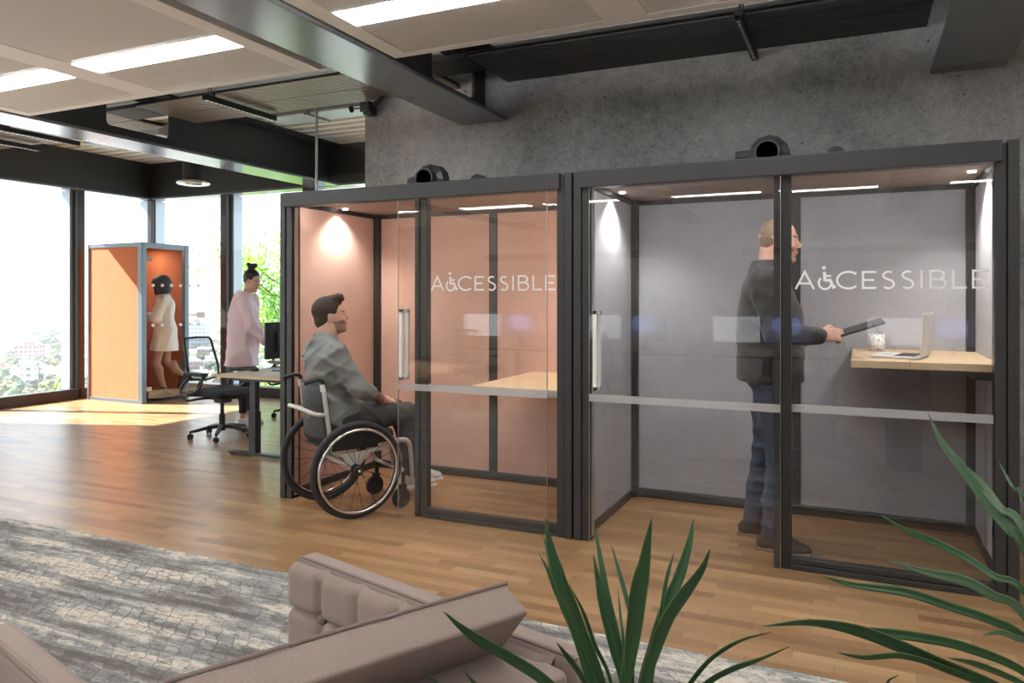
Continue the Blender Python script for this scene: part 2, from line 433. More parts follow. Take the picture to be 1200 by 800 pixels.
def rug_mat():
    m, nt, b = nmat('rug_pattern'); L = nt.links.new
    tc = N(nt, 'ShaderNodeTexCoord'); sp = N(nt, 'ShaderNodeSeparateXYZ'); L(tc.outputs['Object'], sp.inputs[0])
    def vec(sx, sy, skew=0):
        c = N(nt, 'ShaderNodeCombineXYZ')
        x = mth(nt, 'MULTIPLY', sp.outputs[0], sx)
        if skew: x = mth(nt, 'ADD', x, mth(nt, 'MULTIPLY', sp.outputs[1], skew))
        L(x, c.inputs[0]); L(mth(nt, 'MULTIPLY', sp.outputs[1], sy), c.inputs[1]); return c.outputs[0]
    # cracked cells in rows
    br = N(nt, 'ShaderNodeTexVoronoi', feature='DISTANCE_TO_EDGE'); L(vec(13, 25, 9), br.inputs['Vector']); br.inputs['Scale'].default_value = 1; br.inputs['Randomness'].default_value = .42
    cell = N(nt, 'ShaderNodeTexVoronoi', feature='F1'); L(vec(13, 25, 9), cell.inputs['Vector']); cell.inputs['Scale'].default_value = 1; cell.inputs['Randomness'].default_value = .42
    crack = mth(nt, 'LESS_THAN', br.outputs['Distance'], .06)
    # streaks along x
    s1 = N(nt, 'ShaderNodeTexNoise'); s1.inputs['Scale'].default_value = 1; s1.inputs['Detail'].default_value = 7; s1.inputs['Roughness'].default_value = .62; L(vec(1.0, 7.5), s1.inputs['Vector'])
    s2 = N(nt, 'ShaderNodeTexNoise'); s2.inputs['Scale'].default_value = 1; s2.inputs['Detail'].default_value = 6; L(vec(1.1, 5.0), s2.inputs['Vector'])
    fine = N(nt, 'ShaderNodeTexNoise'); fine.inputs['Scale'].default_value = 75; fine.inputs['Detail'].default_value = 4; fine.inputs['Roughness'].default_value = .8; L(tc.outputs['Object'], fine.inputs['Vector'])
    sc = N(nt, 'ShaderNodeSeparateColor'); L(cell.outputs['Color'], sc.inputs[0])
    f = mth(nt, 'ADD', mth(nt, 'SUBTRACT', mth(nt, 'MULTIPLY', s1.outputs['Fac'], 1.35), .17), mth(nt, 'MULTIPLY', sc.outputs[0], .10))
    f = mth(nt, 'ADD', f, mth(nt, 'MULTIPLY', fine.outputs['Fac'], .36))
    cr = N(nt, 'ShaderNodeValToRGB'); L(f, cr.inputs[0]); e = cr.color_ramp.elements
    e[0].position = .55; e[0].color = (.17, .15, .14, 1); e[1].position = .84; e[1].color = (.68, .61, .52, 1)
    for p, c in ((.63, (.24, .22, .20)), (.69, (.30, .30, .28)), (.755, (.38, .39, .365))):
        x = cr.color_ramp.elements.new(p); x.color = c + (1,)
    # cracks are dark brown-grey, strongest where the second streak says so
    k = N(nt, 'ShaderNodeMapRange'); L(s2.outputs['Fac'], k.inputs[0]); k.inputs[1].default_value = .38; k.inputs[2].default_value = .62; k.inputs[3].default_value = .05; k.inputs[4].default_value = .7
    wob = mth(nt, 'GREATER_THAN', fine.outputs['Fac'], .43)
    ck = mth(nt, 'MULTIPLY', mth(nt, 'MULTIPLY', crack, wob), k.outputs[0])
    mx = N(nt, 'ShaderNodeMix', data_type='RGBA'); L(ck, mx.inputs[0]); L(cr.outputs[0], mx.inputs[6]); mx.inputs[7].default_value = (.12, .11, .105, 1)
    # worn dark flecks
    wf = N(nt, 'ShaderNodeTexNoise'); wf.inputs['Scale'].default_value = 1; wf.inputs['Detail'].default_value = 9; wf.inputs['Roughness'].default_value = .82; L(vec(16, 44), wf.inputs['Vector'])
    fk = mth(nt, 'MULTIPLY', mth(nt, 'LESS_THAN', wf.outputs['Fac'], .455), .62)
    m2 = N(nt, 'ShaderNodeMix', data_type='RGBA'); L(fk, m2.inputs[0]); L(mx.outputs[2], m2.inputs[6]); m2.inputs[7].default_value = (.13, .115, .11, 1)
    L(m2.outputs[2], b.inputs['Base Color']); b.inputs['Roughness'].default_value = .95; b.inputs['Specular IOR Level'].default_value = .1
    bp = N(nt, 'ShaderNodeBump'); bp.inputs['Strength'].default_value = .5; bp.inputs['Distance'].default_value = .004
    L(mth(nt, 'ADD', fine.outputs['Fac'], mth(nt, 'MULTIPLY', crack, -.5)), bp.inputs['Height']); L(bp.outputs[0], b.inputs['Normal']); return m
M_rug = rug_mat()

def perforated():
    """perforated sheet: fine grid of holes letting a little of the void above show"""
    m, nt, b = nmat('perforated_sheet'); L = nt.links.new
    b.inputs['Base Color'].default_value = (.76, .75, .74, 1); b.inputs['Roughness'].default_value = .6
    tc = N(nt, 'ShaderNodeTexCoord'); sp = N(nt, 'ShaderNodeSeparateXYZ'); L(tc.outputs['Object'], sp.inputs[0])
    fx = mth(nt, 'SUBTRACT', mth(nt, 'FRACT', mth(nt, 'MULTIPLY', sp.outputs[0], 110)), .5)
    fy = mth(nt, 'SUBTRACT', mth(nt, 'FRACT', mth(nt, 'MULTIPLY', sp.outputs[1], 110)), .5)
    r = mth(nt, 'ADD', mth(nt, 'MULTIPLY', fx, fx), mth(nt, 'MULTIPLY', fy, fy))
    hole = mth(nt, 'LESS_THAN', r, .045)
    L(mth(nt, 'SUBTRACT', 1.0, hole), b.inputs['Alpha']); return m
M_perf = perforated()

# ------------------------------------------------------------------ room geometry (x along the pod fronts, y into the picture)
XW, YB, YC = -9.84, 8.16, 5.70           # left glazing, back glazing, face of the concrete wall
XR, YR = 6.2, -7.0                       # right wall and rear wall, outside the frame
ZB, ZD = 2.88, 3.43                      # underside of beams, underside of the deck
def struct(mb, name, mat, parent=None, **k):
    o = mb.build(name, mat, parent, **k)
    if not parent: o['kind'] = 'structure'
    return o
struct(MB().box((XW, YR, -.12), (XR, YB, 0)), 'floor', M_floor)
tag(bpy.data.objects['floor'], 'pale oak strip parquet floor under the pods and desks', 'floor')
# concrete wall behind the pods
w = struct(MB().box((-4.106, YC, 0), (XR, YC + .3, ZD)), 'wall_back', M_conc); tag(w, 'rough grey concrete wall rising behind the two large pods', 'wall')
w = struct(MB().box((XR, YR, 0), (XR + .2, YC + .3, ZD)), 'wall_right', pm('plaster_light', (.55,.54,.52), .8)); tag(w, 'plain light plaster wall', 'wall')
w = struct(MB().box((XW, YR - .2, 0), (XR + .2, YR, ZD)), 'wall_front', MATS['plaster_light']); tag(w, 'plain light plaster wall facing the pods', 'wall')
w = struct(MB().box((XW - .2, 2.2, 0), (XW, 4.78, ZD)), 'wall_left', MATS['plaster_light']); tag(w, 'solid wall section beside the large window', 'wall')
w = struct(MB().box((XW - .2, YR, 0), (XW, YR + .6, ZD)), 'wall_left', MATS['plaster_light']); tag(w, 'end wall section', 'wall')

# deck: ribbed sheet running along x
mb = MB(); pts = []
y = YR
while y < YB + .3:
    pts += [(y, ZD + .07), (y + .03, ZD), (y + .11, ZD), (y + .14, ZD + .07)]; y += .20
pts += [(YB + .3, ZD + .07), (YB + .3, ZD + .2), (YR, ZD + .2)]
mb.prism(pts, 'x', XW - .3, XR + .2)
o = struct(mb, 'ceiling', M_deck); tag(o, 'ribbed metal ceiling deck above the beams', 'ceiling')

# perimeter bulkheads above the glazing: dark web with a pale lower flange
mb = MB().box((XW + .02, 4.2, ZB + .03), (XW + .06, YB - .04, ZD)); mb.box((XW + .02, YR, ZB + .03), (XW + .06, 4.2, ZD))
o = struct(mb, 'trim_1', M_web); tag(o, 'black fascia above the left window', 'trim')
o = struct(MB().box((XW - .1, YR, ZB), (XW + .10, YB, ZB + .03)), 'trim_2', M_steelgrey); tag(o, 'pale steel head rail over the left window', 'trim')
o = struct(MB().box((XW + .02, YB - .06, ZB + .03), (XR, YB - .02, ZD)), 'trim_3', M_web); tag(o, 'black fascia above the far window', 'trim')
o = struct(MB().box((XW, YB - .10, ZB), (XR, YB + .10, ZB + .03)), 'trim_4', M_steelgrey); tag(o, 'pale steel head rail over the far window', 'trim')
struct(MB().box((XW - .3, YR, ZB + .03), (XW + .02, YB + .3, ZD)), 'wall_left', M_web)
struct(MB().box((XW, YB - .02, ZB + .03), (XR, YB + .3, ZD)), 'wall_back', M_web)

# steel beams along y with lower flange, web with an opening, upper flange
def beam(x, y1, hole, label):
    o = thing('ceiling_beam', label, 'beam', (x, 0, 0), kind='structure')
    MB().box((-.213, YR, ZB), (.213, y1, ZB + .028)).build('flange', M_steelgrey, o, bevel=.003)
    MB().box((-.213, YR, ZD - .03), (.213, y1, ZD - .002)).build('flange', M_web, o)
    mb = MB(); z0, z1 = ZB + .028, ZD - .03
    h0, h1, hz0, hz1 = hole
    mb.box((-.012, YR, z0), (.012, h0, z1)); mb.box((-.012, h1, z0), (.012, y1, z1))
    mb.box((-.012, h0, z0), (.012, h1, hz0)); mb.box((-.012, h0, hz1), (.012, h1, z1))
    for (cy, cz, sy, sz) in ((h0, hz0, 1, 1), (h1, hz0, -1, 1), (h0, hz1, 1, -1), (h1, hz1, -1, -1)):
        r = .05; P = [(cy, cz)] + [(cy + sy * r * (1 - math.cos(t)), cz + sz * r * (1 - math.sin(t))) for t in [i * pi / 12 for i in range(7)]]
        mb.prism(P, 'x', -.0121, .0121)
    mb.build('web', M_web, o)
    return o
beam(-6.44, YB - .06, (4.83, 5.55, 3.03, 3.33), 'pale-edged steel beam running from the desks to the far window')
beam(-2.885, YC, (4.82, 5.50, 3.03, 3.33), 'grey steel beam meeting the concrete wall above the salmon pod')
beam(.65, YC, (4.82, 5.53, 3.03, 3.33), 'dark steel beam meeting the concrete wall above the right end of the grey pod')
beam(4.20, YC, (4.82, 5.53, 3.03, 3.33), 'dark steel beam beyond the grey pod')

# suspended ceiling modules: white frame, perforated panels, luminous strips
M_light = em('luminous_strip', (.96, .985, 1), 8.5)
def module(x0, x1, ytop, nm, labels):
    zp = 2.87
    o = thing('ceiling_raft', nm, 'ceiling panel', (0, 0, 0), kind='structure')
    mid = (x0 + x1) / 2; L = 3.05; y0 = ytop - L
    fr = MB(); cells = [(x0 + .115, mid - .118), (mid + .118, x1 - .12)]
    def slab(a, b, c, d, z0=zp, z1=zp + .012): fr.box((a, c, z0), (b, d, z1))
    slab(x0, cells[0][0], y0, ytop); slab(cells[0][1], cells[1][0], y0, ytop); slab(cells[1][1], x1, y0, ytop)
    for c in cells:
        slab(c[0], c[1], y0, y0 + .06); slab(c[0], c[1], ytop - .06, ytop)
    for a in ((x0, y0, x1, y0 + .006), (x0, ytop - .006, x1, ytop), (x0, y0 + .006, x0 + .006, ytop - .006), (x1 - .006, y0 + .006, x1, ytop - .006)):
        fr.box((a[0], a[1], zp + .012), (a[2], a[3], zp + .045))
    fr.build('frame', M_panel, o)
    yl0, yl1 = ytop - .75, ytop - .55
    for c, lb in zip(cells, labels):
        MB().box((c[0], yl1 + .0, zp + .003), (c[1], ytop - .06, zp + .006)).build('perforated_panel', M_perf, o)
        MB().box((c[0], y0 + .06, zp + .003), (c[1], yl0, zp + .006)).build('perforated_panel', M_perf, o)
        l = MB().box((c[0], yl0, zp + .002), (c[1], yl1, zp + .03)).build('ceiling_light', M_light)
        tag(l, lb, 'ceiling light', 'luminous strips in the ceiling panels')
    return o
far = 'long luminous strip set in the perforated ceiling panel %s'
rear = 'luminous strip in the ceiling behind the sofas, mirrored in the pod glass'
module(-6.11, -3.153, 3.90, 'white framed perforated ceiling raft nearest the window side', [far % 'nearest the window wall', 'long luminous strip in the ceiling panel just left of the grey beam'])
module(-2.584, .37, 3.90, 'white framed perforated ceiling raft above the pods front', [far % 'right of the grey beam', 'luminous strip above the grey pod just out of view'])
module(.97, 3.93, 3.90, 'white framed perforated ceiling raft beyond the grey pod', [rear, rear])
for (a, b) in ((-9.66, -6.71), (-6.11, -3.153), (-2.584, .37), (.97, 3.93)):
    for yt in (.85, -2.20):
        module(a, b, yt, 'white framed perforated ceiling raft over the room behind', [rear, rear])

# slatted ceiling panels above, with hanger rails
def slats(x0, x1, y0, nm, mat):
    o = thing('slatted_panel', nm, 'slatted ceiling panel', (0, 0, 0), kind='structure')
    mb = MB(); n = 9; p = .36 / n
    for i in range(n): mb.box((x0, y0 + i * p + .008, 3.20), (x1, y0 + i * p + p - .008, 3.216))
    mb.build('slats', mat, o)
    MB().box((x0, y0, 3.226), (x1, y0 + .35, 3.235)).build('backing', M_slatdark, o)
    return o
for (a, b, nm) in ((-9.66, -6.67, 'by the corner window'), (-6.21, -3.11, 'between the two beams'), (-2.66, .42, 'above the pods against the concrete'), (.88, 3.97, 'past the last beam')):
    mt = M_slat if a < -3 else pm('slat_graphite', (.055,.055,.055), .5) if 'slat_graphite' not in MATS else MATS['slat_graphite']
    slats(a, b, 4.965, 'slatted ceiling strip %s, nearer row' % nm, mt)
    slats(a, b, 5.34, 'slatted ceiling strip %s, farther row' % nm, mt)
for (a, b) in ((-6.66, -6.22), (-3.10, -2.67)):
    MB().box((a, 4.97, 3.20), (b, 5.33, 3.235)).build('ceiling', M_slatdark)['kind'] = 'structure'
def hanger(x, label):
    o = thing('hanger_rail', label, 'rail', (x, 5.2, 3.12))
    mb = MB(); mb.box((-.022, -.38, 0), (.022, .50, .004)); mb.box((-.022, -.38, .004), (-.018, .50, .05)); mb.box((.018, -.38, .004), (.022, .50, .05))
    sl = mb; sl.mi = 1
    for i in range(16): sl.box((-.009, -.36 + i * .053, -.002), (.009, -.33 + i * .053, .0))
    mb.build('channel', [M_black, M_silver], o)
    r = MB(); r.tube([(0, -.30, .02), (0, -.30, .31)], .006, 8); r.tube([(.03, -.36, .05), (.03, -.36, .31)], .004, 8); r.box((-.03, -.32, .05), (.03, -.28, .075)); r.build('threaded_rod', M_black, o)
    return o
h = hanger(-5.17, 'black slotted hanger rail under the slats between the two beams')
hanger(-.675, 'black slotted hanger rail under the dark slats above the grey pod')
hanger(-8.04, 'black slotted hanger rail under the slats near the corner window')
hanger(-8.75, 'black slotted hanger rail at the edge of the frame by the window')
# services above: pipes and ducts
def pipe(name, path, r, mat, label, cat, seg=12):
    o = MB().tube(path, r, seg).build(name, mat, smooth=True); return tag(o, label, cat)
pipe('conduit', [(-2.65, 4.60, 3.33), (XR, 4.60, 3.33)], .055, M_blacks, 'round black pipe along the top of the dark slats', 'pipe')
pipe('conduit', [(-2.65, 4.28, 3.30), (XR, 4.28, 3.30)], .035, M_black, 'thin black pipe behind the ceiling panel edge', 'pipe')
pipe('conduit', [(-6.43, 4.70, 3.36), (-2.9, 4.70, 3.36)], .016, M_black, 'slim conduit crossing the gap between ceiling raft and slats', 'pipe')
pipe('conduit', [(-6.43, 4.45, 3.36), (-2.9, 4.45, 3.36)], .012, M_black, 'second slim conduit nearer the ceiling raft', 'pipe')
o = thing('air_duct', 'zinc ventilation duct under the deck beyond the slats', 'duct', (-4.7, 6.15, 3.245))
MB().box((-.9, -.16, 0), (.7, .16, .16)).build('body', M_duct, o, bevel=.01)
for hx in (-.7, .5): MB().tube([(hx, 0, .16), (hx, 0, .20)], .01, 8).build('hanger_rod', M_black, o)
MB().box((-.35, -.18, -.02), (-.30, .18, .18)).build('flange', M_duct, o)
o = thing('air_duct', 'zinc ventilation duct beyond the pale-edged beam', 'duct', (-7.9, 6.3, 3.27))
MB().box((-.7, -.15, 0), (.6, .15, .14)).build('body', M_duct, o, bevel=.01)
for hx in (-.5, .4): MB().tube([(hx, 0, .14), (hx, 0, .17)], .01, 8).build('hanger_rod', M_black, o)
MB().box((-.2, -.17, -.015), (-.15, .17, .155)).build('flange', M_duct, o)
# projector-like round diffuser hanging beyond the beam
o = thing('ceiling_speaker', 'black round ceiling speaker with a flared silver rim hanging before the far window', 'speaker', (-7.69, 7.0, 2.85))
MB().lathe([(.0, .01), (.10, .01), (.13, .03), (.13, .60)], 28).build('body', M_blacks, o, smooth=False)
MB().lathe([(.12, .035), (.20, .02), (.205, .0), (.19, -.012), (.11, .0), (.10, .012)], 32).build('rim', pm('polished_rim', (.5,.48,.46), .12, .9), o, smooth=True)
# bracket with spotlight clamp at the wall end
o = thing('spot_bracket', 'small black clamp bracket at the top corner of the concrete wall', 'bracket', (-4.0, YC - .10, 3.12))
MB().box((-.05, -.06, -.06), (.05, .06, .03)).build('clamp', M_black, o, bevel=.006)
MB().tube([(-.05, 0, -.01), (-.17, -.01, -.01)], .007, 8).build('rod', M_black, o); MB().tube([(-.17, -.01, -.01), (-.185, -.01, -.01)], .032, 14).build('knob', M_black, o)
MB().tube([(.05, .0, .0), (.12, .02, .05), (.13, .03, .09)], .022, 10).build('arm', M_black, o); MB().box((-.02, -.05, -.085), (.06, .05, -.062)).build('foot', M_black, o)
# glass fin from the wall end towards the window, edge on top of the pod
o = MB().box((-4.68, YC + .02, 0), (-4.106, YC + .034, 3.2)).build('glass_partition', M_wglass); tag(o, 'clear glass partition standing off the end of the concrete wall', 'partition')
MB().box((-4.69, YC + .014, 0), (-4.68, YC + .040, 3.2)).build('edge_strip', M_silver, o)

# ------------------------------------------------------------------ glazing
def mull_left(y, o):
    mb = MB(); mb.box((XW - .20, y - .07, .12), (XW - .03, y + .005, ZB)); mb.build('mullion', M_alu, o)
    MB().box((XW - .05, y - .02, .12), (XW + .06, y + .09, ZB)).build('frame', M_frame_in, o, bevel=.004)
def mull_back(x, o):
    mb = MB(); mb.box((x - .005, YB + .03, .12), (x + .07, YB + .20, ZB)); mb.build('mullion', M_alu, o)
    MB().box((x - .10, YB - .06, .12), (x + .02, YB + .05, ZB)).build('frame', M_frame_in, o, bevel=.004)
win = 1
ys = [4.90, 5.70, 6.93, YB]
def window_left(y0, y1, lab):
    global win
    o = thing('window_%d' % win, lab, 'window', (0, 0, 0), kind='structure'); win += 1
    MB().box((XW - .014, y0, .14), (XW - .002, y1, ZB)).build('glass', M_wglass, o)
    MB().box((XW - .12, y0, 0), (XW + .07, y1, .14)).build('bottom_rail', M_frame_in, o, bevel=.006)
    return o
def window_back(x0, x1, lab):
    global win
    o = thing('window_%d' % win, lab, 'window', (0, 0, 0), kind='structure'); win += 1
    MB().box((x0, YB + .002, .14), (x1, YB + .014, ZB)).build('glass', M_wglass, o)
    MB().box((x0, YB - .07, 0), (x1, YB + .12, .14)).build('bottom_rail', M_frame_in, o, bevel=.006)
    return o
o = window_left(4.78, 5.70, 'narrow floor to ceiling window at the edge of the picture'); mull_left(5.72, o)
o = window_left(5.72, 6.93, 'tall window overlooking the city beside the orange booth'); mull_left(6.93, o)
o = window_left(6.95, YB, 'tall window behind the orange booth, next to the corner')
mb = MB(); mb.box((XW - .2, YB - .04, .1), (XW - .03, YB + .02, ZB)); mb.box((XW - .02, YB + .03, .1), (XW + .05, YB + .2, ZB)); mb.box((XW - .2, YB + .02, .1), (XW - .02, YB + .2, ZB))
mb.build('corner_post', M_alu, o); MB().box((XW - .03, YB - .05, .1), (XW + .04, YB + .03, ZB)).build('frame', M_frame_in, o)
for yy in (-6.4, -4.6, -2.8, -1.0, .8):
    o = window_left(yy, yy + 1.4 if yy == .8 else yy + 1.8, 'tall window of the room behind'); mull_left(yy, o)
o = window_back(XW, -8.27, 'tall window behind the orange booth facing the hills'); mull_back(-8.27, o)
o = window_back(-8.27, -6.77, 'tall window filled with green tree leaves behind the woman in pink'); mull_back(-6.77, o)
o = window_back(-6.77, -5.27, 'tall window beyond the desks'); mull_back(-5.27, o)
o = window_back(-5.27, -3.5, 'tall window hidden behind the concrete wall')
struct(MB().box((-3.5, YB - .05, 0), (XR, YB + .2, ZB)), 'wall_back', MATS['plaster_light'])
struct(MB().box((-3.9, YC + .3, 0), (-3.7, YB, ZD)), 'wall_right', MATS['plaster_light'])

# rug
RUGX0, RUGX1, RUGY0, RUGY1 = -7.0, 1.35, -.1, 2.97
o = MB().box((RUGX0, RUGY0, 0.0), (RUGX1, RUGY1, .012)).build('rug', M_rug, bevel=.004)
tag(o, 'large grey and cream distressed patterned rug under the sofas', 'rug')
# ------------------------------------------------------------------ stroke lettering "A(wheelchair)CESSIBLE"
def arc(cx, cy, rx, ry, a0, a1, n=14):
    return [(cx + rx * math.cos(math.radians(a0 + (a1 - a0) * i / n)), cy + ry * math.sin(math.radians(a0 + (a1 - a0) * i / n))) for i in range(n + 1)]
S_ = arc(.25, .745, .20, .205, 40, 270, 14)[:-1] + [(.25 + 0, .54)] + arc(.25, .255, .22, .205, 90, -140, 14)[1:]
def sline():
    return arc(.27, .74, .21, .21, 50, 200, 9) + [(.14, .60), (.27, .52), (.40, .45)] + arc(.26, .255, .22, .225, 35, -140, 12)
GL = {'A': (.86, [[(0, 0), (.40, 1), (.80, 0)], [(.14, .33), (.66, .33)]]),
      'C': (.90, [arc(.47, .5, .47, .47, 45, 315, 20)]),
      'E': (.70, [[(.60, .945), (.055, .945), (.055, .055), (.60, .055)], [(.04, .5), (.52, .5)]]),
      'S': (.64, [sline()]), 'I': (.22, [[(.05, 0), (.05, 1)]]),
      'B': (.74, [[(.04, .03), (.04, .97), (.36, .97)] + arc(.36, .75, .20, .22, 90, -90, 8) + [(.04, .53)], [(.36, .53)] + arc(.38, .28, .25, .25, 90, -90, 8) + [(.04, .03)]]),
      'L': (.62, [[(.055, 1), (.055, .055), (.56, .055)]])}
def lettering(x0, x1, y, z0, H, parent):
    """monoline capitals laid on glass facing -y"""
    mb = MB(); w = .118
    txt = 'AwCESSIBLE'; adv = {'w': .78}; kern = .12
    tot = sum(adv.get(c, GL.get(c, (0,))[0]) + kern for c in txt) - kern - .08
    sx = (x1 - x0) / tot; cur = 0
    cnt = [0]
    def stroke(P, w=w):
        Q = [Vector((x0 + a * sx, z0 + b * H)) for a, b in P]; Q = [q for k, q in enumerate(Q) if k == 0 or (q - Q[k - 1]).length > 1e-5]
        n = len(Q); hw = w * H / 2; closed = (Q[0] - Q[-1]).length < 1e-4
        if closed: Q = Q[:-1]; n -= 1
        L_, R_ = [], []
        for k in range(n):
            a = Q[k - 1] if (k > 0 or closed) else None; b = Q[(k + 1) % n] if (k < n - 1 or closed) else None
            d1 = (Q[k] - a).normalized() if a is not None else None; d2 = (b - Q[k]).normalized() if b is not None else None
            d1 = d1 or d2; d2 = d2 or d1; t = (d1 + d2).normalized(); m = Vector((-t.y, t.x)); c = max(.35, m.dot(Vector((-d2.y, d2.x))))
            L_.append(Q[k] + m * hw / c); R_.append(Q[k] - m * hw / c)
        yy = y - .0003 * cnt[0]; cnt[0] = (cnt[0] + 1) % 3; vs = []
        for k in range(n): vs += [(L_[k].x, yy, L_[k].y), (R_[k].x, yy, R_[k].y)]
        mb.add(vs, [(2 * k, 2 * k + 1, (2 * k + 3) % (2 * n), (2 * k + 2) % (2 * n)) for k in range(n if closed else n - 1)])
    for c in txt:
        if c == 'w':
            r = H / sx
            def q(p): return (cur + .02 + p[0] * r, p[1])
            stroke([q(p) for p in arc(.34, .36, .33, .36, 130, 355, 18)])
            stroke([q(p) for p in [(.30, .98), (.33, .52), (.62, .50), (.78, .10), (.90, .16)]], .16)
            stroke([q(p) for p in [(.32, .76), (.66, .74)]], .12)
            stroke([q(p) for p in arc(.285, 1.22, .045, .045, 0, 360, 10)], .13)
            cur += adv['w'] * 1.0 + kern * .2
        else:
            for P in GL[c][1]: stroke([(cur + a, b) for a, b in P])
            cur += GL[c][0] + kern
    return mb.build('lettering', M_letter, parent)

FILLW = 3.6  # power of the fill light added inside each pod
# ------------------------------------------------------------------ office pod (origin at its front left floor corner)
PW, PD, PH = 2.165, 1.16, 2.125
def pod(x0, felt, label, door_x, desk, glassm):
    o = thing('office_pod', label, 'pod', (x0, 4.09, 0))
    W, D, H = PW, PD, PH
    # corner posts: inner and outer profiles with a groove between
    for (a, b, c) in ((0, .045, .049), (W - .045, W, W - .049)):
        i0, i1 = ((b + .004, .095) if a == 0 else (W - .095, a - .004))
        p = MB().box((a, 0, 0), (b, .09, H)); p.box((i0, .008, 0), (i1, .10, H - .012)); p.box((min(a, i0), .02, 0), (max(b, i1), .09, H - .02), mi=1)
        p.build('post', [M_anth, M_groove], o, bevel=.003)
    p = MB().box((0, D - .05, 0), (.05, D, H)); p.build('post', M_anth, o); MB().box((W - .05, D - .05, 0), (W, D, H)).build('post', M_anth, o)
    MB().box((.04, -.02, H - .098), (W - .07, .06, H)).build('header', M_anth, o, bevel=.004)
    MB().box((.045, .07, H - .05), (W - .045, .11, H - .012)).build('header', M_anth2, o)
    # outer side skins, roof
    MB().box((.004, .10, .02), (.018, D - .05, H - .02)).build('side_panel', M_anth, o); MB().box((W - .018, .10, .02), (W - .004, D - .05, H - .02)).build('side_panel', M_anth, o)
    MB().box((.05, D - .014, .02), (W - .05, D - .002, H - .02)).build('back_panel', M_anth, o)
    MB().box((.02, .06, H - .03), (W - .02, D - .01, H - .004)).build('roof_panel', M_anth, o)
    # inner felt panels
    zi = H - .05
    MB().box((.020, .11, .05), (.045, D - .10, zi)).build('felt_panel', felt, o); MB().box((W - .045, .11, .05), (W - .020, D - .10, zi)).build('felt_panel', felt, o)
    mid = W / 2 + .04
    for (a, b) in ((.09, mid - .034), (mid + .034, W - .09)):
        MB().box((a, D - .06, .06), (b, D - .035, zi - .02)).build('felt_panel', felt, o)
    # trims
    tr = MB(); tr.box((.045, D - .11, 0), (.09, D - .055, zi)); tr.box((W - .09, D - .11, 0), (W - .045, D - .055, zi)); tr.box((mid - .034, D - .07, .06), (mid + .034, D - .034, zi))
    tr.build('corner_trim', M_anth2, o, bevel=.003)
    bt = MB(); bt.box((.045, D - .085, 0), (W - .045, D - .035, .058)); bt.box((.045, .10, 0), (.062, D - .10, .052)); bt.box((W - .062, .10, 0), (W - .045, D - .10, .052))
    bt.build('skirting', M_anth2, o, bevel=.003)
    tt = MB(); tt.box((.045, D - .075, zi - .03), (W - .045, D - .035, zi)); tt.box((.045, .10, zi - .03), (.065, D - .10, zi)); tt.box((W - .065, .10, zi - .03), (W - .045, D - .10, zi))
    tt.build('top_trim', M_anth2, o)
    MB().box((.045, .10, zi), (W - .045, D - .035, zi + .012)).build('ceiling_panel', M_ceilin, o)
    # chrome light-catching strip inside the left jamb
    MB().box((.098, .03, .02), (.104, .07, zi)).build('jamb_strip', M_silver, o)
    # recessed lamps near both side walls, vent disc
    for lx in (.12, W - .12):
        l = MB().tube([(lx, .58, zi), (lx, .58, zi - .008)], .020, 20).build('downlight', em('downlight_glow', (1, .97, .92), 6) if 'downlight_glow' not in MATS else MATS['downlight_glow'], o)
        sp = bpy.data.lights.new('pod_spot', 'SPOT'); sp.energy = 17; sp.spot_size = math.radians(125); sp.spot_blend = .8; sp.shadow_soft_size = .03; sp.color = (1, .97, .93)
        so = bpy.data.objects.new('pod_spot', sp); COL.objects.link(so); so.parent = o; so.location = (lx, .58, zi - .02)
    ar = bpy.data.lights.new('pod_fill', 'AREA'); ar.shape = 'RECTANGLE'; ar.size = 1.9; ar.size_y = .03; ar.energy = FILLW; ar.color = (1, .975, .94)  # unseen fill light added behind the header to brighten the interior
    ao = bpy.data.objects.new('pod_fill', ar); COL.objects.link(ao); ao.parent = o; ao.location = (W / 2, .078, H - .07); ao.rotation_euler = (math.radians(42), 0, 0)
    MB().lathe([(0, zi - .016), (.07, zi - .014), (.085, zi)], 24, T(W / 2, .30, 0)).build('air_vent', M_blacks, o)
    # fixed leaf: stile, bottom rail, glass pane
    s0 = 1.095; gy = .045
    st = MB(); st.box((s0, .012, 0), (s0 + .032, .075, H - .098)); st.box((s0 + .036, .02, 0), (s0 + .085, .075, H - .098)); st.build('stile', M_anth2, o, bevel=.003)
    br = MB(); br.box((s0 + .085, .012, 0), (W - .095, .075, .030)); br.box((s0 + .085, .018, .033), (W - .095, .07, .062)); br.build('bottom_rail', M_anth, o, bevel=.003)
    g = MB().box((s0 + .085, gy, .062), (W - .095, gy + .008, H - .098)).build('glass_pane', glassm, o)
    MB().box((s0 + .085, gy - .0015, .808), (W - .095, gy - .0005, .850)).build('manifestation_strip', M_frost, g)
    lettering(s0 + .105, W - .105, gy - .001, 1.442, .089, g)
    MB().box((W - .0965, gy - .006, .062), (W - .0945, gy + .014, H - .098)).build('edge_strip', M_chrome, g)
    # sliding leaf in front
    dw = 1.03; dy = -.012
    d = MB().box((door_x, dy, .008), (door_x + dw, dy + .008, H - .10)).build('sliding_door', glassm, o)
    MB().box((door_x, dy - .0015, .808), (door_x + dw, dy - .0005, .850)).build('manifestation_strip', M_frost, d)
    for ex in (door_x - .002, door_x + dw): MB().box((ex, dy - .001, .008), (ex + .002, dy + .009, H - .10)).build('edge_strip', M_silver, d)
    hx = door_x + .035; hz0, hz1 = .875, 1.325
    h = MB()
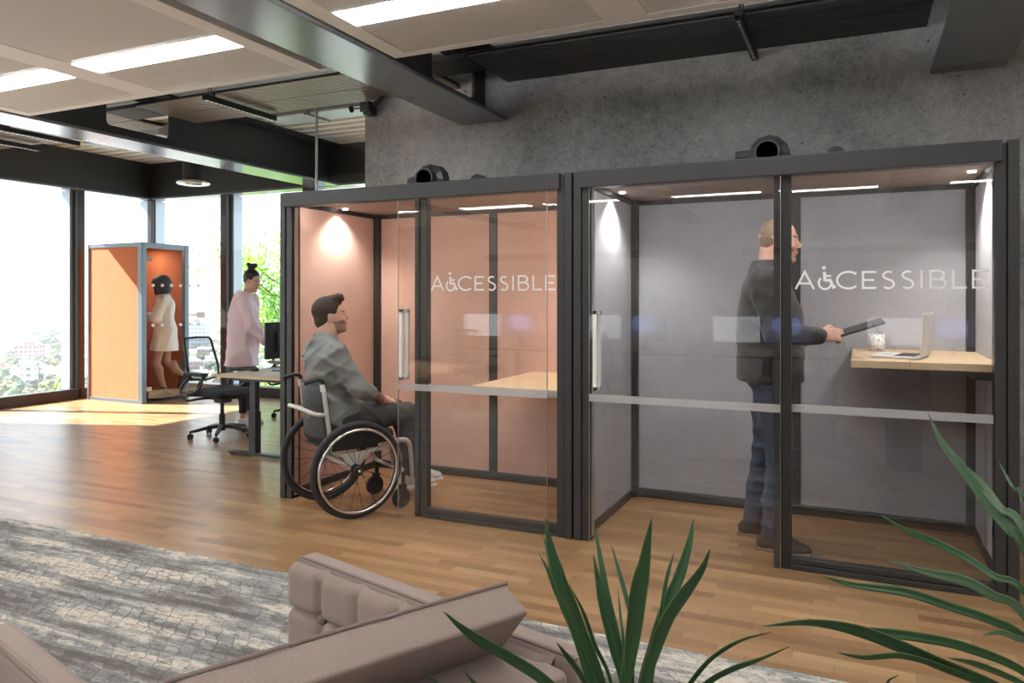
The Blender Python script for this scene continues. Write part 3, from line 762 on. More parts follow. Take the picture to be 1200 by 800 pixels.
    for sgn, yy in ((-1, dy - .045), (1, dy + .029)):
        h.box((hx, yy, hz0), (hx + .022, yy + .022, hz1))
        for zz in (hz0, hz1 - .022): h.box((hx, min(yy, dy) if sgn < 0 else dy + .008, zz), (hx + .022, dy if sgn < 0 else yy + .022, zz + .022))
    h.build('door_handle', M_handle, d, bevel=.002)
    # worktop
    z, x1, y0 = desk
    wt = MB(); wt.prism([(x1, y0), (W - .046, y0), (W - .046, y0 + .40), (W - .075, y0 + .43), (W - .046, y0 + .47), (W - .046, D - .062), (x1, D - .062)], 'z', z - .038, z)
    wt.build('worktop', M_desktop, o, bevel=.003)
    MB().box((W - .14, .35, z - .10), (W - .046, .80, z - .0385)).build('worktop_bracket', M_anth2, o)
    MB().box((W - .058, .62, .06), (W - .046, .70, z - .10)).build('cable_channel', M_alu, o, bevel=.002)
    # fan housing and hose on the roof
    r0 = W * .5 + .01
    f = thing('fan_unit', None, None, (r0 - .05, .28, H)); f.parent = o
    MB().tube([(-.18, .06, .05), (-.06, .06, .05)], .058, 9).build('motor_box', M_blacks, f)
    mb = MB(); Mx = T(0, -.02, .068) @ RX(pi / 2) @ Matrix.Scale(1.12, 4)
    mb.lathe([(.052, .05), (.062, .05), (.066, .0), (.095, -.02), (.10, -.09), (.085, -.12)], 12, Mx); mb.lathe([(.0, .0), (.052, .01), (.052, .05)], 12, Mx); mb.build('fan_hood', M_blacks, f)
    MB().tube([(.08, .08, .028), (.36, .10, .03)], .02, 8).build('hose', M_black, f); MB().tube([(.34, .04, .035), (.34, .12, .035)], .055, 14).build('hose_end', M_black, f)
    return o
pod1 = pod(-3.667, M_salmon, 'salmon felt-lined glass pod with its sliding door open and a man in a wheelchair entering', .985, (.845, 1.455, .045), M_glass)
pod2 = pod(-1.490, M_greyfelt, 'grey felt-lined glass pod with closed sliding door and a standing man inside', .100, (1.08, 1.46, .115), M_glassg)

# pod 2 contents
desk_z = 1.08
mug = thing('mug', 'white speckled mug standing at the back of the high pod worktop', 'mug', (.103, 4.985, desk_z + .001))
def speck():
    m, nt, b = nmat('speckled_glaze'); L = nt.links.new
    tc = N(nt, 'ShaderNodeTexCoord'); v = N(nt, 'ShaderNodeTexNoise'); v.inputs['Scale'].default_value = 150; v.inputs['Detail'].default_value = 2; L(tc.outputs['Object'], v.inputs['Vector'])
    cr = N(nt, 'ShaderNodeValToRGB'); cr.color_ramp.elements[0].position = .42; cr.color_ramp.elements[0].color = (.22, .20, .18, 1); cr.color_ramp.elements[1].position = .48; cr.color_ramp.elements[1].color = (.80, .76, .70, 1)
    L(v.outputs['Fac'], cr.inputs[0]); L(cr.outputs[0], b.inputs['Base Color']); b.inputs['Roughness'].default_value = .35; return m
M_speck = speck()
MB().lathe([(0, 0), (.042, 0), (.045, .004), (.046, .10), (.043, .10), (.042, .008), (0, .006)], 32).build('cup', M_speck, mug, smooth=True)
MB().tube(bez([(.02, .045, .082), (.026, .075, .075), (.028, .08, .05), (.024, .07, .026), (.02, .045, .02)], 5), .006, 8).build('cup_handle', M_speck, mug, smooth=True)
lap = thing('laptop', 'silver open laptop on the high pod worktop', 'laptop', (.322, 4.505, desk_z + .001), math.radians(167 + 0))
# local: hinge along y, base towards +x
MB().box((.0, -.145, 0), (.235, .145, .013)).build('base', pm('laptop_silver', (.80,.80,.80), .4, .15), lap, bevel=.004)
kb = MB()
for r in range(5):
    for c in range(12): kb.box((.025 + r * .021, -.125 + c * .021, .0132), (.043 + r * .021, -.107 + c * .021, .0145))
kb.build('keyboard', M_black, lap); MB().box((.15, -.05, .0131), (.22, .05, .0134)).build('touchpad', pm('pad_grey', (.5,.5,.5), .4), lap)
Ms = T(0, 0, .012) @ RY(math.radians(-4))
MB().box((-.007, -.145, 0), (0, .145, .225), Ms).build('screen_lid', MATS['laptop_silver'], lap, bevel=.002)
MB().box((.0003, -.137, .012), (.001, .137, .217), Ms).build('screen', em('laptop_screen', (.55, .6, .7), .5), lap)

# ------------------------------------------------------------------ orange booth
M_kick = pm('kick_reflection', (.45,.42,.32), .2); M_kick.node_tree.nodes['Principled BSDF'].inputs['Alpha'].default_value = .35  # tinted strip painted in for the reflection along the door glass bottom
def booth():
    x0, y0 = -9.60, 6.92; W, D, H = 1.08, .76, 2.125
    o = thing('phone_booth', 'small orange-panelled phone booth in the window corner with its glass door ajar', 'booth', (x0, y0, 0))
    M_bf = pm('booth_frame', (.16,.20,.225), .35, .3)
    for (a, b) in ((0, 0), (W - .09, 0), (W - .07, D - .07), (0, D - .07)):
        MB().box((a, b, 0), (a + (.09 if b == 0 and a > 0 else .07 if a else .04), b + .07, H)).build('post', M_bf, o, bevel=.006)
    MB().box((.01, .005, H - .055), (W - .085, .05, H)).build('rail', M_bf, o, bevel=.004); MB().box((.04, .005, .0), (W - .085, .05, .045)).build('rail', M_bf, o, bevel=.004)
    MB().box((W - .055, .06, H - .075), (W - .005, D - .06, H)).build('rail', M_bf, o, bevel=.004)
    MB().box((.035, .016, .045), (W - .088, .034, H - .055)).build('felt_panel', M_orange, o)
    MB().box((.005, .06, .02), (.035, D - .06, H - .03)).build('felt_panel', M_orange, o)
    MB().box((.04, D - .04, .02), (W - .07, D - .015, H - .03)).build('felt_panel', M_orange, o)
    MB().box((.035, .036, .045), (W - .09, .05, H - .055)).build('felt_panel', M_orange, o)
    MB().box((.01, .01, H - .03), (W - .01, D - .01, H - .005)).build('roof_panel', M_bf, o)
    MB().box((.04, .05, 0), (W - .02, D - .04, .02)).build('base_panel', M_anth2, o)
    MB().box((.036, .30, .95), (.20, .80, .975)).build('shelf', M_anth2, o)
    bl = bpy.data.lights.new('booth_fill', 'AREA'); bl.size = .3; bl.energy = 2.2; bl.color = (1, .95, .88)  # unseen fill light added under the roof to lift the orange interior
    bo = bpy.data.objects.new('booth_fill', bl); COL.objects.link(bo); bo.parent = o; bo.location = (W / 2, D / 2, H - .04)
    # glass door ajar, hinged at the front right post
    d = bpy.data.objects.new('glass_door', None); COL.objects.link(d); d.parent = o; d.location = (W - .01, .085, 0); d.rotation_euler = (0, 0, math.radians(90 - 27))
    MB().box((.01, -.005, .06), (.72, .005, H - .10)).build('pane', M_glass, d)
    for z in (.16, 1.88): MB().box((-.04, -.014, z), (.055, .014, z + .055)).build('hinge', M_silver, d, bevel=.003)
    MB().box((.01, -.0065, .0605), (.72, -.0055, .17)).build('kick_reflection', M_kick, d)
    dots = MB()
    for z in (1.03, 1.56):
        for k in range(6): dots.tube([(.07 + k * .115, -.0052, z), (.07 + k * .115, -.007, z)], .022, 14)
    dots.build('dot_markings', M_letter, d)
    h = MB(); h.tube([(.66, -.05, 1.16), (.66, .05, 1.16)], .012, 10); h.tube([(.54, -.05, 1.16), (.67, -.05, 1.16)], .012, 10); h.tube([(.54, .05, 1.16), (.67, .05, 1.16)], .012, 10); h.box((.63, -.014, 1.12), (.73, .014, 1.20))
    h.build('door_handle', M_handle, d)
    return o
booth()
# ------------------------------------------------------------------ task chair (faces +x)
M_mesh = pm('mesh_back_black', (.02,.02,.02), .6); M_mesh.node_tree.nodes['Principled BSDF'].inputs['Alpha'].default_value = .22
M_seat = pm('seat_cloth_black', (.022,.022,.024), .85, bump=(180, .3, .002))
def task_chair(loc, rz, label):
    o = thing('task_chair', label, 'chair', loc, rz)
    # seat pad: domed rounded pad
    F = Field((-.30, -.30, .38), (.34, .30, .56), .008)
    F.rbox((0, 0, .455), (.245, .245, .028), .026, RY(math.radians(-2)), k=0); F.ell((.20, 0, .445), (.09, .23, .045), k=.03); F.ell((-.02, 0, .475), (.2, .21, .03), k=.03)
    F.ell((0, 0, .52), (.16, .14, .035), k=.03, op='cut')
    F.mesh('seat', M_seat, o)
    u = MB(); u.box((-.16, -.10, .385), (.12, .10, .425)); u.box((-.05, -.06, .35), (.07, .06, .39)); u.tube([(-.2, -.16, .43), (.18, -.16, .43)], .012, 8); u.tube([(-.2, .16, .43), (.18, .16, .43)], .012, 8)
    u.build('seat_mechanism', M_black, o, bevel=.006)
    # back: tilted frame with mesh
    def bp(y, z): return (-.24 - (z - .55) * .30 + .18 * y * y, y, z)
    rim = [bp(-.17, .58), bp(-.19, .70), bp(-.175, .85), bp(-.165, .965), bp(-.15, .985), bp(0, .99), bp(.15, .985), bp(.165, .965), bp(.175, .85), bp(.19, .70), bp(.17, .58), bp(0, .565)]
    MB().tube(rim, 1, 8, closed=True, flat=(.022, .034)).build('back_frame', M_blacks, o, smooth=True)
    mb = MB(); n = 10; vs = []
    for i in range(n + 1):
        for j in range(n + 1):
            z = .575 + .41 * j / n; w = .168 + .018 * math.sin(pi * j / n); vs.append(bp(-w + 2 * w * i / n, z))
    fs = [(i * (n + 1) + j, (i + 1) * (n + 1) + j, (i + 1) * (n + 1) + j + 1, i * (n + 1) + j + 1) for i in range(n) for j in range(n)]
    mb.add(vs, fs); mb.build('back_mesh', M_mesh, o, smooth=True, solid=.002)
    MB().tube(bez([bp(0, .60), (-.33, 0, .50), (-.30, 0, .42), (-.20, 0, .40), (-.12, 0, .405)], 6), 1, 8, flat=(.05, .022)).build('back_support', M_blacks, o, smooth=True)
    for s in (-1, 1):
        a = MB().tube(bez([(-.24, s * .19, .60), (-.28, s * .25, .52), (-.27, s * .265, .44), (-.20, s * .26, .385), (-.10, s * .20, .40), (-.04, s * .12, .405)], 6), 1, 8, flat=(.022, .03)).build('arm_bracket', M_blacks, o, smooth=True)
        b = MB(); b.tube(bez([(-.24, s * .255, .46), (-.10, s * .28, .465), (.02, s * .285, .53), (.06, s * .285, .635)], 6), 1, 8, flat=(.02, .028)); b.build('arm_loop', M_blacks, o, smooth=True)
        F = Field((-.24, s * .285 - .06, .61), (.14, s * .285 + .06, .69), .006); F.rbox((-.04, s * .285, .652), (.14, .042, .016), .014, k=0); F.mesh('arm_pad', M_black, o)
    # base
    c = MB().lathe([(.0, .07), (.034, .07), (.036, .115), (.030, .12), (.030, .23), (.020, .235), (.018, .36), (0, .36)], 20).build('gas_column', M_black, o, smooth=False)
    for k in range(5):
        A = RZ(2 * pi * k / 5 + .35)
        l = MB().tube([A @ Vector(p) for p in ((.02, 0, .115), (.12, 0, .108), (.235, 0, .085), (.30, 0, .075))], [1, .95, .8, .62], 4, flat=(.042, .036)).build('base_leg', M_black, o, bevel=.004)
        w = MB(); C = A @ Vector((.295, 0, .028)); A2 = RZ(2 * pi * k / 5 + .35 + 1.1 + k)
        for s in (-1, 1):
            M = T(*C) @ A2 @ T(0, s * .014, 0) @ RX(pi / 2); w.lathe([(0, -.009), (.020, -.009), (.028, -.004), (.028, .004), (.020, .009), (0, .009)], 16, M)
        w.tube([C + Vector((0, 0, .0)), C + Vector((0, 0, .052))], .008, 8); w.build('caster', M_black, l, smooth=False)
    return o
ch1 = task_chair((-5.78, 5.62, 0), math.radians(-3), 'black mesh-back task chair tucked beside the end of the desk')
dup(ch1, (-5.95, 6.98, 0), math.radians(-14), 'black task chair mostly hidden behind the salmon pod corner post')

# ------------------------------------------------------------------ desks, monitors
M_dtop = wood_floor('desk_oak_pale', .25, 2.5, [(.50,.40,.31), (.54,.44,.34), (.52,.42,.33)], rough=.5, grain=.3)
M_dedge = pm('desk_edge', (.62,.47,.30), .6)
def desk(loc, rz, label, w=.80, L=1.60):
    """corner at origin, width along x, length along y"""
    o = thing('desk', label, 'desk', loc, rz)
    MB().box((0, 0, .70), (w, L, .725)).build('desk_top', M_dtop, o, bevel=.002)
    MB().box((-.001, -.001, .7005), (w + .001, L + .001, .7235)).build('edge_band', M_dedge, bpy.data.objects[o.name])
    for yy in (.16, L - .16):
        l = MB(); l.box((w / 2 - .04 - .10, yy - .035, .03), (w / 2 + .04 - .10, yy + .035, .40)); l.box((w / 2 - .033 - .10, yy - .028, .40), (w / 2 + .033 - .10, yy + .028, .665)); l.build('leg', M_blacks, o, bevel=.004)
        f = MB(); f.box((.02, yy - .035, .012), (w - .06, yy + .035, .036)); 
        for xx in (.05, w - .09): f.tube([(xx, yy, 0), (xx, yy, .014)], .026, 14)
        f.build('foot', M_blacks, o, bevel=.004)
        MB().box((.06, yy - .02, .66), (w - .06, yy + .02, .70)).build('crossbar', M_blacks, o)
    b = MB(); b.box((.20, .16, .655), (.24, L - .16, .695)); b.box((.50, .16, .655), (.54, L - .16, .695)); b.build('rail', M_blacks, o)
    return o
desk((-5.12, 4.90, 0), 0, 'pale oak desk with black T-legs left of the salmon pod')
M_scr_off = pm('screen_off', (.012,.013,.015), .15)
def scr_white():
    m, nt, b = nmat('screen_document'); L = nt.links.new
    tc = N(nt, 'ShaderNodeTexCoord'); sp = N(nt, 'ShaderNodeSeparateXYZ'); L(tc.outputs['Object'], sp.inputs[0])
    ln = mth(nt, 'LESS_THAN', mth(nt, 'FRACT', mth(nt, 'MULTIPLY', sp.outputs[2], 28)), .13)
    nz = N(nt, 'ShaderNodeTexNoise'); nz.inputs['Scale'].default_value = 22; L(tc.outputs['Object'], nz.inputs['Vector'])
    k = mth(nt, 'MULTIPLY', ln, mth(nt, 'GREATER_THAN', nz.outputs['Fac'], .5))
    mx = N(nt, 'ShaderNodeMix', data_type='RGBA'); L(k, mx.inputs[0]); mx.inputs[6].default_value = (.95, .97, 1, 1); mx.inputs[7].default_value = (.4, .42, .45, 1)
    L(mx.outputs[2], b.inputs['Emission Color']); b.inputs['Emission Strength'].default_value = .9; b.inputs['Base Color'].default_value = (.02, .02, .02, 1); return m
def scr_blue():
    m, nt, b = nmat('screen_blue_shape'); L = nt.links.new
    tc = N(nt, 'ShaderNodeTexCoord'); n = N(nt, 'ShaderNodeTexNoise'); n.inputs['Scale'].default_value = 5; n.inputs['Detail'].default_value = 1; L(tc.outputs['Object'], n.inputs['Vector'])
    g = N(nt, 'ShaderNodeTexGradient', gradient_type='SPHERICAL'); mp = N(nt, 'ShaderNodeMapping'); mp.inputs['Location'].default_value = (-.02, 0, -1.35); mp.inputs['Scale'].default_value = (5.5, 0, 7.5); mp.inputs['Location'].default_value = (0, 0, -.33 * 7.5)
    L(tc.outputs['Object'], mp.inputs[0]); L(mp.outputs[0], g.inputs[0])
    k = mth(nt, 'GREATER_THAN', mth(nt, 'ADD', g.outputs['Fac'], mth(nt, 'MULTIPLY', n.outputs['Fac'], .7)), .52)
    mx = N(nt, 'ShaderNodeMix', data_type='RGBA'); L(k, mx.inputs[0]); mx.inputs[6].default_value = (.16, .17, .26, 1); mx.inputs[7].default_value = (.36, .46, 1, 1)
    L(mx.outputs[2], b.inputs['Emission Color']); b.inputs['Emission Strength'].default_value = .9; b.inputs['Base Color'].default_value = (.02, .02, .02, 1); return m
M_sw, M_sb = scr_white(), scr_blue()
def monitor(loc, rz, label, scr, group=None):
    """screen faces -x? local: faces +y, stands at origin"""
    o = thing('monitor', label, 'monitor', loc, rz, group)
    MB().box((-.285, -.012, .12), (.285, .012, .45)).build('casing', M_black, o, bevel=.005)
    MB().box((-.15, -.028, .18), (.15, -.0121, .36)).build('back_cover', M_blacks, o, bevel=.006)
    MB().box((-.278, .0121, .13), (.278, .0130, .443)).build('screen', scr, o)
    s = MB(); s.box((-.03, -.05, .01), (.03, -.03, .28)); s.box((-.12, -.10, 0), (.12, .08, .012)); s.build('stand', M_blacks, o, bevel=.004)
    return o
monitor((-4.80, 5.45, .725), pi / 2, 'dark monitor seen from behind on the pale oak desk', M_scr_off)
k = thing('keyboard', 'slim white keyboard on the pale oak desk', 'keyboard', (-4.985, 5.62, .7255), pi / 2)
MB().box((-.21, -.06, 0), (.21, .06, .010)).build('case', MATS['laptop_silver'], k, bevel=.003)
kk = MB()
for r in range(5):
    for c in range(14): kk.box((-.20 + c * .0288, -.053 + r * .0215, .0101), (-.176 + c * .0288, -.035 + r * .0215, .013))
kk.build('keys', pm('key_dark', (.08,.08,.085), .5), k)
F = Field((-.06, -.05, -.01), (.06, .05, .05), .004); F.ell((0, 0, .010), (.055, .034, .028), k=0); F.plane((0, 0, 0), (0, 0, -1))
m = F.mesh('computer_mouse', M_black); m.location = (-5.03, 5.27, .7255); tag(m, 'black computer mouse near the corner of the pale oak desk', 'mouse')
# the desk row across the room, mirrored in the pod glass
for i in range(4):
    x = -5.15 + i * 1.72 + (.0 if i else -.05)
    desk((x, -1.95, 0), 0, 'office desk in the row opposite the pods, mirrored in their glass' , w=1.6, L=.8)['group'] = 'desks opposite the pods'
    monitor((x + .62 - .25 + .0, -1.30, .725), 0, 'monitor with a white document on the desks mirrored in the pod glass', M_sw, 'document monitors opposite the pods')
    monitor((x + .62 + .33, -1.30, .725), 0, 'monitor with a glowing blue shape on the desks mirrored in the pod glass', M_sb, 'blue-lit monitors opposite the pods')
dup(ch1, (-4.5, -.55, 0), math.radians(-90), 'black task chair of the desk row mirrored in the salmon pod glass')
dup(ch1, (-2.75, -.62, 0), math.radians(-80), 'black task chair of the desk row mirrored in the grey pod glass')
for x0 in (-4.9, -1.3):
    p = thing('pendant_bar', 'long dark pendant bar over the desks mirrored in the %s pod glass' % ('salmon' if x0 < -3 else 'grey'), 'pendant lamp', (x0, -1.5, 1.92))
    MB().box((0, -.03, 0), (2.5, .03, .09)).build('bar', M_blacks, p, bevel=.004)
    for q in (.3, 2.2): MB().tube([(q, 0, .09), (q, 0, .94)], .002, 6).build('wire', M_black, p)

# ------------------------------------------------------------------ wheelchair (faces +x, axle above the origin)
M_ivory = pm('ivory_frame', (.62,.585,.53), .35, .15)
def wheelchair(loc, rz):
    o = thing('wheelchair', 'black and ivory manual wheelchair rolling into the salmon pod', 'wheelchair', loc, rz)
    R = .31
    for s in (-1, 1):
        M = T(0, s * .275, R * math.cos(math.radians(2))) @ RX(pi / 2 + s * math.radians(-2.5))
        w = thing('wheel', None, None); w.parent = o
        MB().torus(R - .018, .018, M, 64, 10).build('tyre', M_rubber, w, smooth=True)
        MB().torus(R - .040, .009, M, 64, 8).build('wheel_rim', M_black, w, smooth=True)
        out = -s
        MB().torus(.262, .0095, M @ T(0, 0, out * .035), 64, 10).build('push_rim', M_chrome, w, smooth=True)
        t = MB()
        for k in range(6):
            a = 2 * pi * k / 6; t.tube([M @ Vector((.262 * math.cos(a), .262 * math.sin(a), out * .035)), M @ Vector((.27 * math.cos(a), .27 * math.sin(a), 0))], .004, 6)
        t.build('rim_tab', M_black, w)
        sp = MB()
        for k in range(18):
            a = 2 * pi * k / 18; e = .35 if k % 2 else -.35; zz = .018 if k % 2 else -.018
            sp.tube([M @ Vector((.028 * math.cos(a + e), .028 * math.sin(a + e), zz)), M @ Vector((.268 * math.cos(a), .268 * math.sin(a), 0))], .0018, 5)
        sp.build('spokes', M_black, w)
        MB().lathe([(0, -.035), (.022, -.035), (.032, -.028), (.032, -.018), (.016, -.014), (.016, .014), (.032, .018), (.032, .028), (.022, .035), (0, .035)], 20, M).build('hub', M_black, w)
        MB().lathe([(0, 0), (.012, 0), (.012, .012), (0, .018)], 14, M @ T(0, 0, out * .036) @ (RX(pi) if out < 0 else Matrix.Identity(4))).build('axle_cap', M_chrome, w)
    def tb(path, name='frame_tube', mat=M_ivory, fl=(.018, .030), n=6, r=1): return MB().tube(bez(path, n), r, 10, flat=fl).build(name, mat, o, smooth=True)
    for s in (-1, 1):
        y = s * .20
        tb([(-.19, y, .82), (-.175, y, .70), (-.155, y, .56), (-.145, y, .47), (-.12, y, .42), (-.06, y, .395), (.10, y, .40), (.27, y, .425)], 'back_cane')
        tb([(.18, y, .43), (.33, y, .45), (.40, y * .98, .43), (.44, y * .8, .34), (.475, y * .6, .12)], 'front_frame', fl=(.022, .034))
        tb([(.30, y, .40), (.325, y, .29), (.36, y, .24)], 'caster_arm', fl=(.022, .03))
        MB().tube([(-.195, y, .81), (-.20, y, .855)], .016, 12).build('cane_cap', M_white, o)
        MB().tube(bez([(-.195, y, .84), (-.20, y, .875), (-.235, y, .885), (-.29, y, .875), (-.315, y, .865)], 5), .014, 10).build('push_handle', M_black, o, smooth=True)
        # side guard
        g = MB(); g.prism([(-.15, .43), (-.13, .535), (.0, .575), (.13, .565), (.24, .50), (.26, .46)], 'y', s * .228, s * .234); g.build('side_guard', M_black, o)
        # axle plate
        p = MB(); p.prism([(-.03, .30), (.03, .30), (.12, .41), (-.08, .41)], 'y', s * .205, s * .217); p.build('axle_plate', M_ivory, o)
        # caster
        cw = thing('caster', None, None); cw.parent = o
        Mc = T(.345, s * .205, .068) @ RX(pi / 2)
        MB().lathe([(.0, -.012), (.02, -.014), (.024, -.006), (.05, -.006), (.052, -.014), (.063, -.013), (.068, 0), (.063, .013), (.052, .014), (.05, .006), (.024, .006), (.02, .014), (0, .012)], 28, Mc).build('caster_wheel', M_rubber, cw, smooth=False)
        f = MB(); f.box((.335, s * .205 - .024, .055), (.375, s * .205 - .018, .15)); f.box((.335, s * .205 + .018, .055), (.375, s * .205 + .024, .15)); f.box((.335, s * .205 - .024, .14), (.378, s * .205 + .024, .152))
        f.tube([(.36, s * .205, .15), (.36, s * .205, .235)], .014, 12); f.build('fork', M_black, cw, bevel=.003)
    tb([(-.175, -.20, .66), (-.25, -.21, .675), (-.30, -.10, .70), (-.305, .10, .70), (-.25, .21, .675), (-.175, .20, .66)], 'rigidizer_bar', fl=(.018, .026), n=7)
    MB().tube([(0, -.27, R), (0, .27, R)], .015, 12).build('axle_tube', M_ivory, o, smooth=True)
    MB().tube([(.345, -.19, .25), (.345, .19, .25)], .012, 10).build('cross_tube', M_ivory, o)
    # seat sling + cushion, back
    F = Field((-.20, -.24, .40), (.36, .24, .56), .008); F.rbox((.07, 0, .485), (.235, .195, .034), .025, RY(math.radians(-3)), k=0); F.mesh('seat_cushion', M_seat, o)
    MB().box((-.15, -.20, .425), (.28, .20, .445)).build('seat_sling', M_black, o)
    bk = MB(); n = 10; vs = []
    for j in range(n + 1):
        z = .48 + .36 * j / n; x = -.160 - (z - .48) * .07
        for i in range(n + 1):
            yy = -.195 + .39 * i / n; vs.append((x - .035 * (1 - (yy / .195) ** 2), yy, z + (.012 * (1 - (yy / .195) ** 2) if j == n else 0)))
    bk.add(vs, [(j * (n + 1) + i, j * (n + 1) + i + 1, (j + 1) * (n + 1) + i + 1, (j + 1) * (n + 1) + i) for j in range(n) for i in range(n)])
    bk.build('backrest', pm('back_vinyl', (.025,.028,.03), .5), o, smooth=True, solid=.022)
    # footrest
    tb([(.475, -.12, .12), (.50, -.11, .085), (.51, 0, .08), (.50, .11, .085), (.475, .12, .12)], 'footrest_bar', M_ivory, fl=(.02, .02))
    MB().box((.48, -.11, .082), (.68, .11, .092)).build('footplate', M_black, o, bevel=.003)
    return o
WC = (-3.115, 4.045, 0); WCR = math.radians(60)
wheelchair(WC, WCR)

# ------------------------------------------------------------------ sofas (plan given in metres along/across the view axis, turned into world)
def SD(s, d, z=0): return Vector((s * CT - d * ST, s * ST + d * CT, z))
def frame2(o2, a2):
    """matrix with origin o2 and x-axis along a2 in plan"""
    o = SD(*o2); a = SD(*a2).normalized(); b = Vector((-a.y, a.x, 0))
    return Matrix(((a.x, b.x, 0, o.x), (a.y, b.y, 0, o.y), (0, 0, 1, 0), (0, 0, 0, 1)))
def tufted(L, H, t, nu, nv, name, parent, M, crease=.022, thick=.055):
    """upright cushion: front face (local -y side) quilted into nu x nv squares with vertical channels and button dimples"""
    mb = MB(); U, V = nu * 10, nv * 10
    def hgt(u, v):
        fu = abs(u * nu - round(u * nu)) * 2; fv = abs(v * nv - round(v * nv)) * 2
        edge = min(u, 1 - u) * L; edgev = min(v, 1 - v) * H
        c = crease * (1 - min(1, fu / .35)) ** 2 if .5 / nu < u < 1 - .5 / nu else 0
        if abs(round(v * nv)) in range(1, nv): c = max(c, crease * (1 - min(1, fv / .35)) ** 2)
        ru, rv = round(u * nu), round(v * nv)
        if 0 < ru < nu and 0 < rv < nv: c += .02 * math.exp(-((fu / .25) ** 2 + (fv / .25) ** 2))
        r = .03; e = 0
        if edge < r: e += r - math.sqrt(max(0, r * r - (r - edge) ** 2))
        if edgev < r: e += r - math.sqrt(max(0, r * r - (r - edgev) ** 2))
        return -(thick - c - e)
    vs = [];
    for i in range(U + 1):
        for j in range(V + 1): vs.append(M @ Vector((L * i / U, hgt(i / U, j / V), H * j / V)))
    fs = [(i * (V + 1) + j, i * (V + 1) + j + 1, (i + 1) * (V + 1) + j + 1, (i + 1) * (V + 1) + j) for i in range(U) for j in range(V)]
    nb = len(vs)
    mb.add(vs, fs); mb.box((0, 0, 0), (L, t, H), M)
    mb.build(name, M_sofa, parent, smooth=True)
    bt = MB()
    for i in range(1, nu):
        for j in range(1, nv):
            c = Vector((L * i / nu, -(thick - .018), H * j / nv)); bt.lathe([(.0, -.010), (.012, -.008), (.0165, 0), (.012, .008), (0, .010)], 14, M @ T(*c) @ RX(pi / 2))
    bt.build('button', M_sofad, parent, smooth=True)
def soft(name, parent, M, c, hs, r, rot=None, mat=None):
    """rounded upholstered block"""
    h = max(.008, min(hs) / 12)
    m = max(hs) * 1.6 + .05
    lo = Vector(c) - Vector((hs[0] * 1.4 + .06, hs[1] * 1.8 + .06, hs[2] * 1.6 + .06)); hi = Vector(c) + Vector((hs[0] * 1.4 + .06, hs[1] * 1.8 + .06, hs[2] * 1.6 + .06))
    F = Field(lo, hi, h); F.rbox(c, hs, r, rot, k=0)
    o = F.mesh(name, mat or M_sofa, None, smooth=3)
    o.data.transform(M); o.parent = parent; return o
# sofa 1
sofa = thing('armchair', 'taupe armchair with tufted side panel and tilted back cushion beside the spiky plant', 'armchair', SD(-.35, 1.75))
inv = Matrix.Translation(-sofa.location)
C0 = (.125, 1.655); aA = (-.770, .638)
MA = inv @ frame2(C0, aA)       # x along A to the left-away, y is -n or n ?
# local y = left of a: a=(-.77,.638)->world; left normal points to camera side; so n (outward, away) is -y. use mirrored frame
def frame2m(o2, a2):
    o = SD(*o2); a = SD(*a2).normalized(); b = Vector((a.y, -a.x, 0))
    return Matrix(((a.x, b.x, 0, o.x), (a.y, b.y, 0, o.y), (0, 0, 1, 0), (0, 0, 0, 1)))
MA = inv @ frame2m(C0, aA)      # +y away from the camera
def roundslab(name, M, x0, x1, y0, y1, z0, z1, r=.022, mat=None):
    return MB().box((x0, y0, z0), (x1, y1, z1), M).build(name, mat or M_sofa, sofa_cur, bevel=r, seg=4, smooth=True)
sofa_cur = sofa
tufted(.985, .405, .01, 6, 3, 'tufted_panel', sofa, MA @ T(.045, .012, .190), thick=.05)
roundslab('side_frame', MA, -.02, 1.035, .012, .085, .06, .60, .018)
e = MB().tube([MA @ Vector((x, .018, .5985)) for x in (-.01, .3, .6, 1.02)], .004, 8); e.build('piping', M_sofad, sofa)
# arm block under the back cushion
aB = (-.72, -.694)
MBk = inv @ frame2m((.128, 1.642), aB)   # x along b; +y = right normal of b : points left-away side
roundslab('arm_block', MBk, 0, .76, -.0, .22, .06, .585, .02)
roundslab('seat_base', MBk, .02, .76, .20, .74, .06, .36, .02)
roundslab('seat_cushion', MBk, .03, .75, .22, .72, .36, .46, .03)
# tilted back cushion: x along its length, cross-section tilted outward
aC = (-.795, -.607); Rg = (-.012, 1.700)
MC = inv @ frame2m(Rg, aC)
def cushion():
    mb = MB(); P = [(-.142, .728), (-.060, .600), (.05, .600), (-.035, .752)]   # y outward negative = towards the camera
    # y positive points away, so the outer face is at negative y
    P = [(-.088, .718), (.012, .600), (.115, .600), (.0, .752)]
    n = 24; L = .72; vs = []
    for i in range(n + 1):
        x = L * i / n; bul = .010 * math.sin(pi * min(1, i / n * 1.0)) + (-.006 * math.exp(-((i / n - .42) / .02) ** 2))
        drop = 0
        for k, (y, z) in enumerate(P):
            cy, cz = .02, .67; f = 1 + bul * 4
            vs.append(MC @ Vector((x, cy + (y - cy) * f, cz + (z - cz) * f + drop)))
    fs = [(i * 4 + k, i * 4 + (k + 1) % 4, (i + 1) * 4 + (k + 1) % 4, (i + 1) * 4 + k) for i in range(n) for k in range(4)] + [(0, 1, 2, 3), tuple(n * 4 + k for k in (3, 2, 1, 0))]
    mb.add(vs, fs); o = mb.build('back_cushion', M_sofa, sofa, smooth=True, bevel=.012, seg=4); o.modifiers['bevel'].angle_limit = 1.0
    pp = [Vector(vs[i * 4 + 3]) + Vector((0, 0, .001)) for i in range(n + 1)]; MB().tube(pp, .0045, 8).build('piping', M_sofad, sofa, smooth=True)
    return o
cushion()
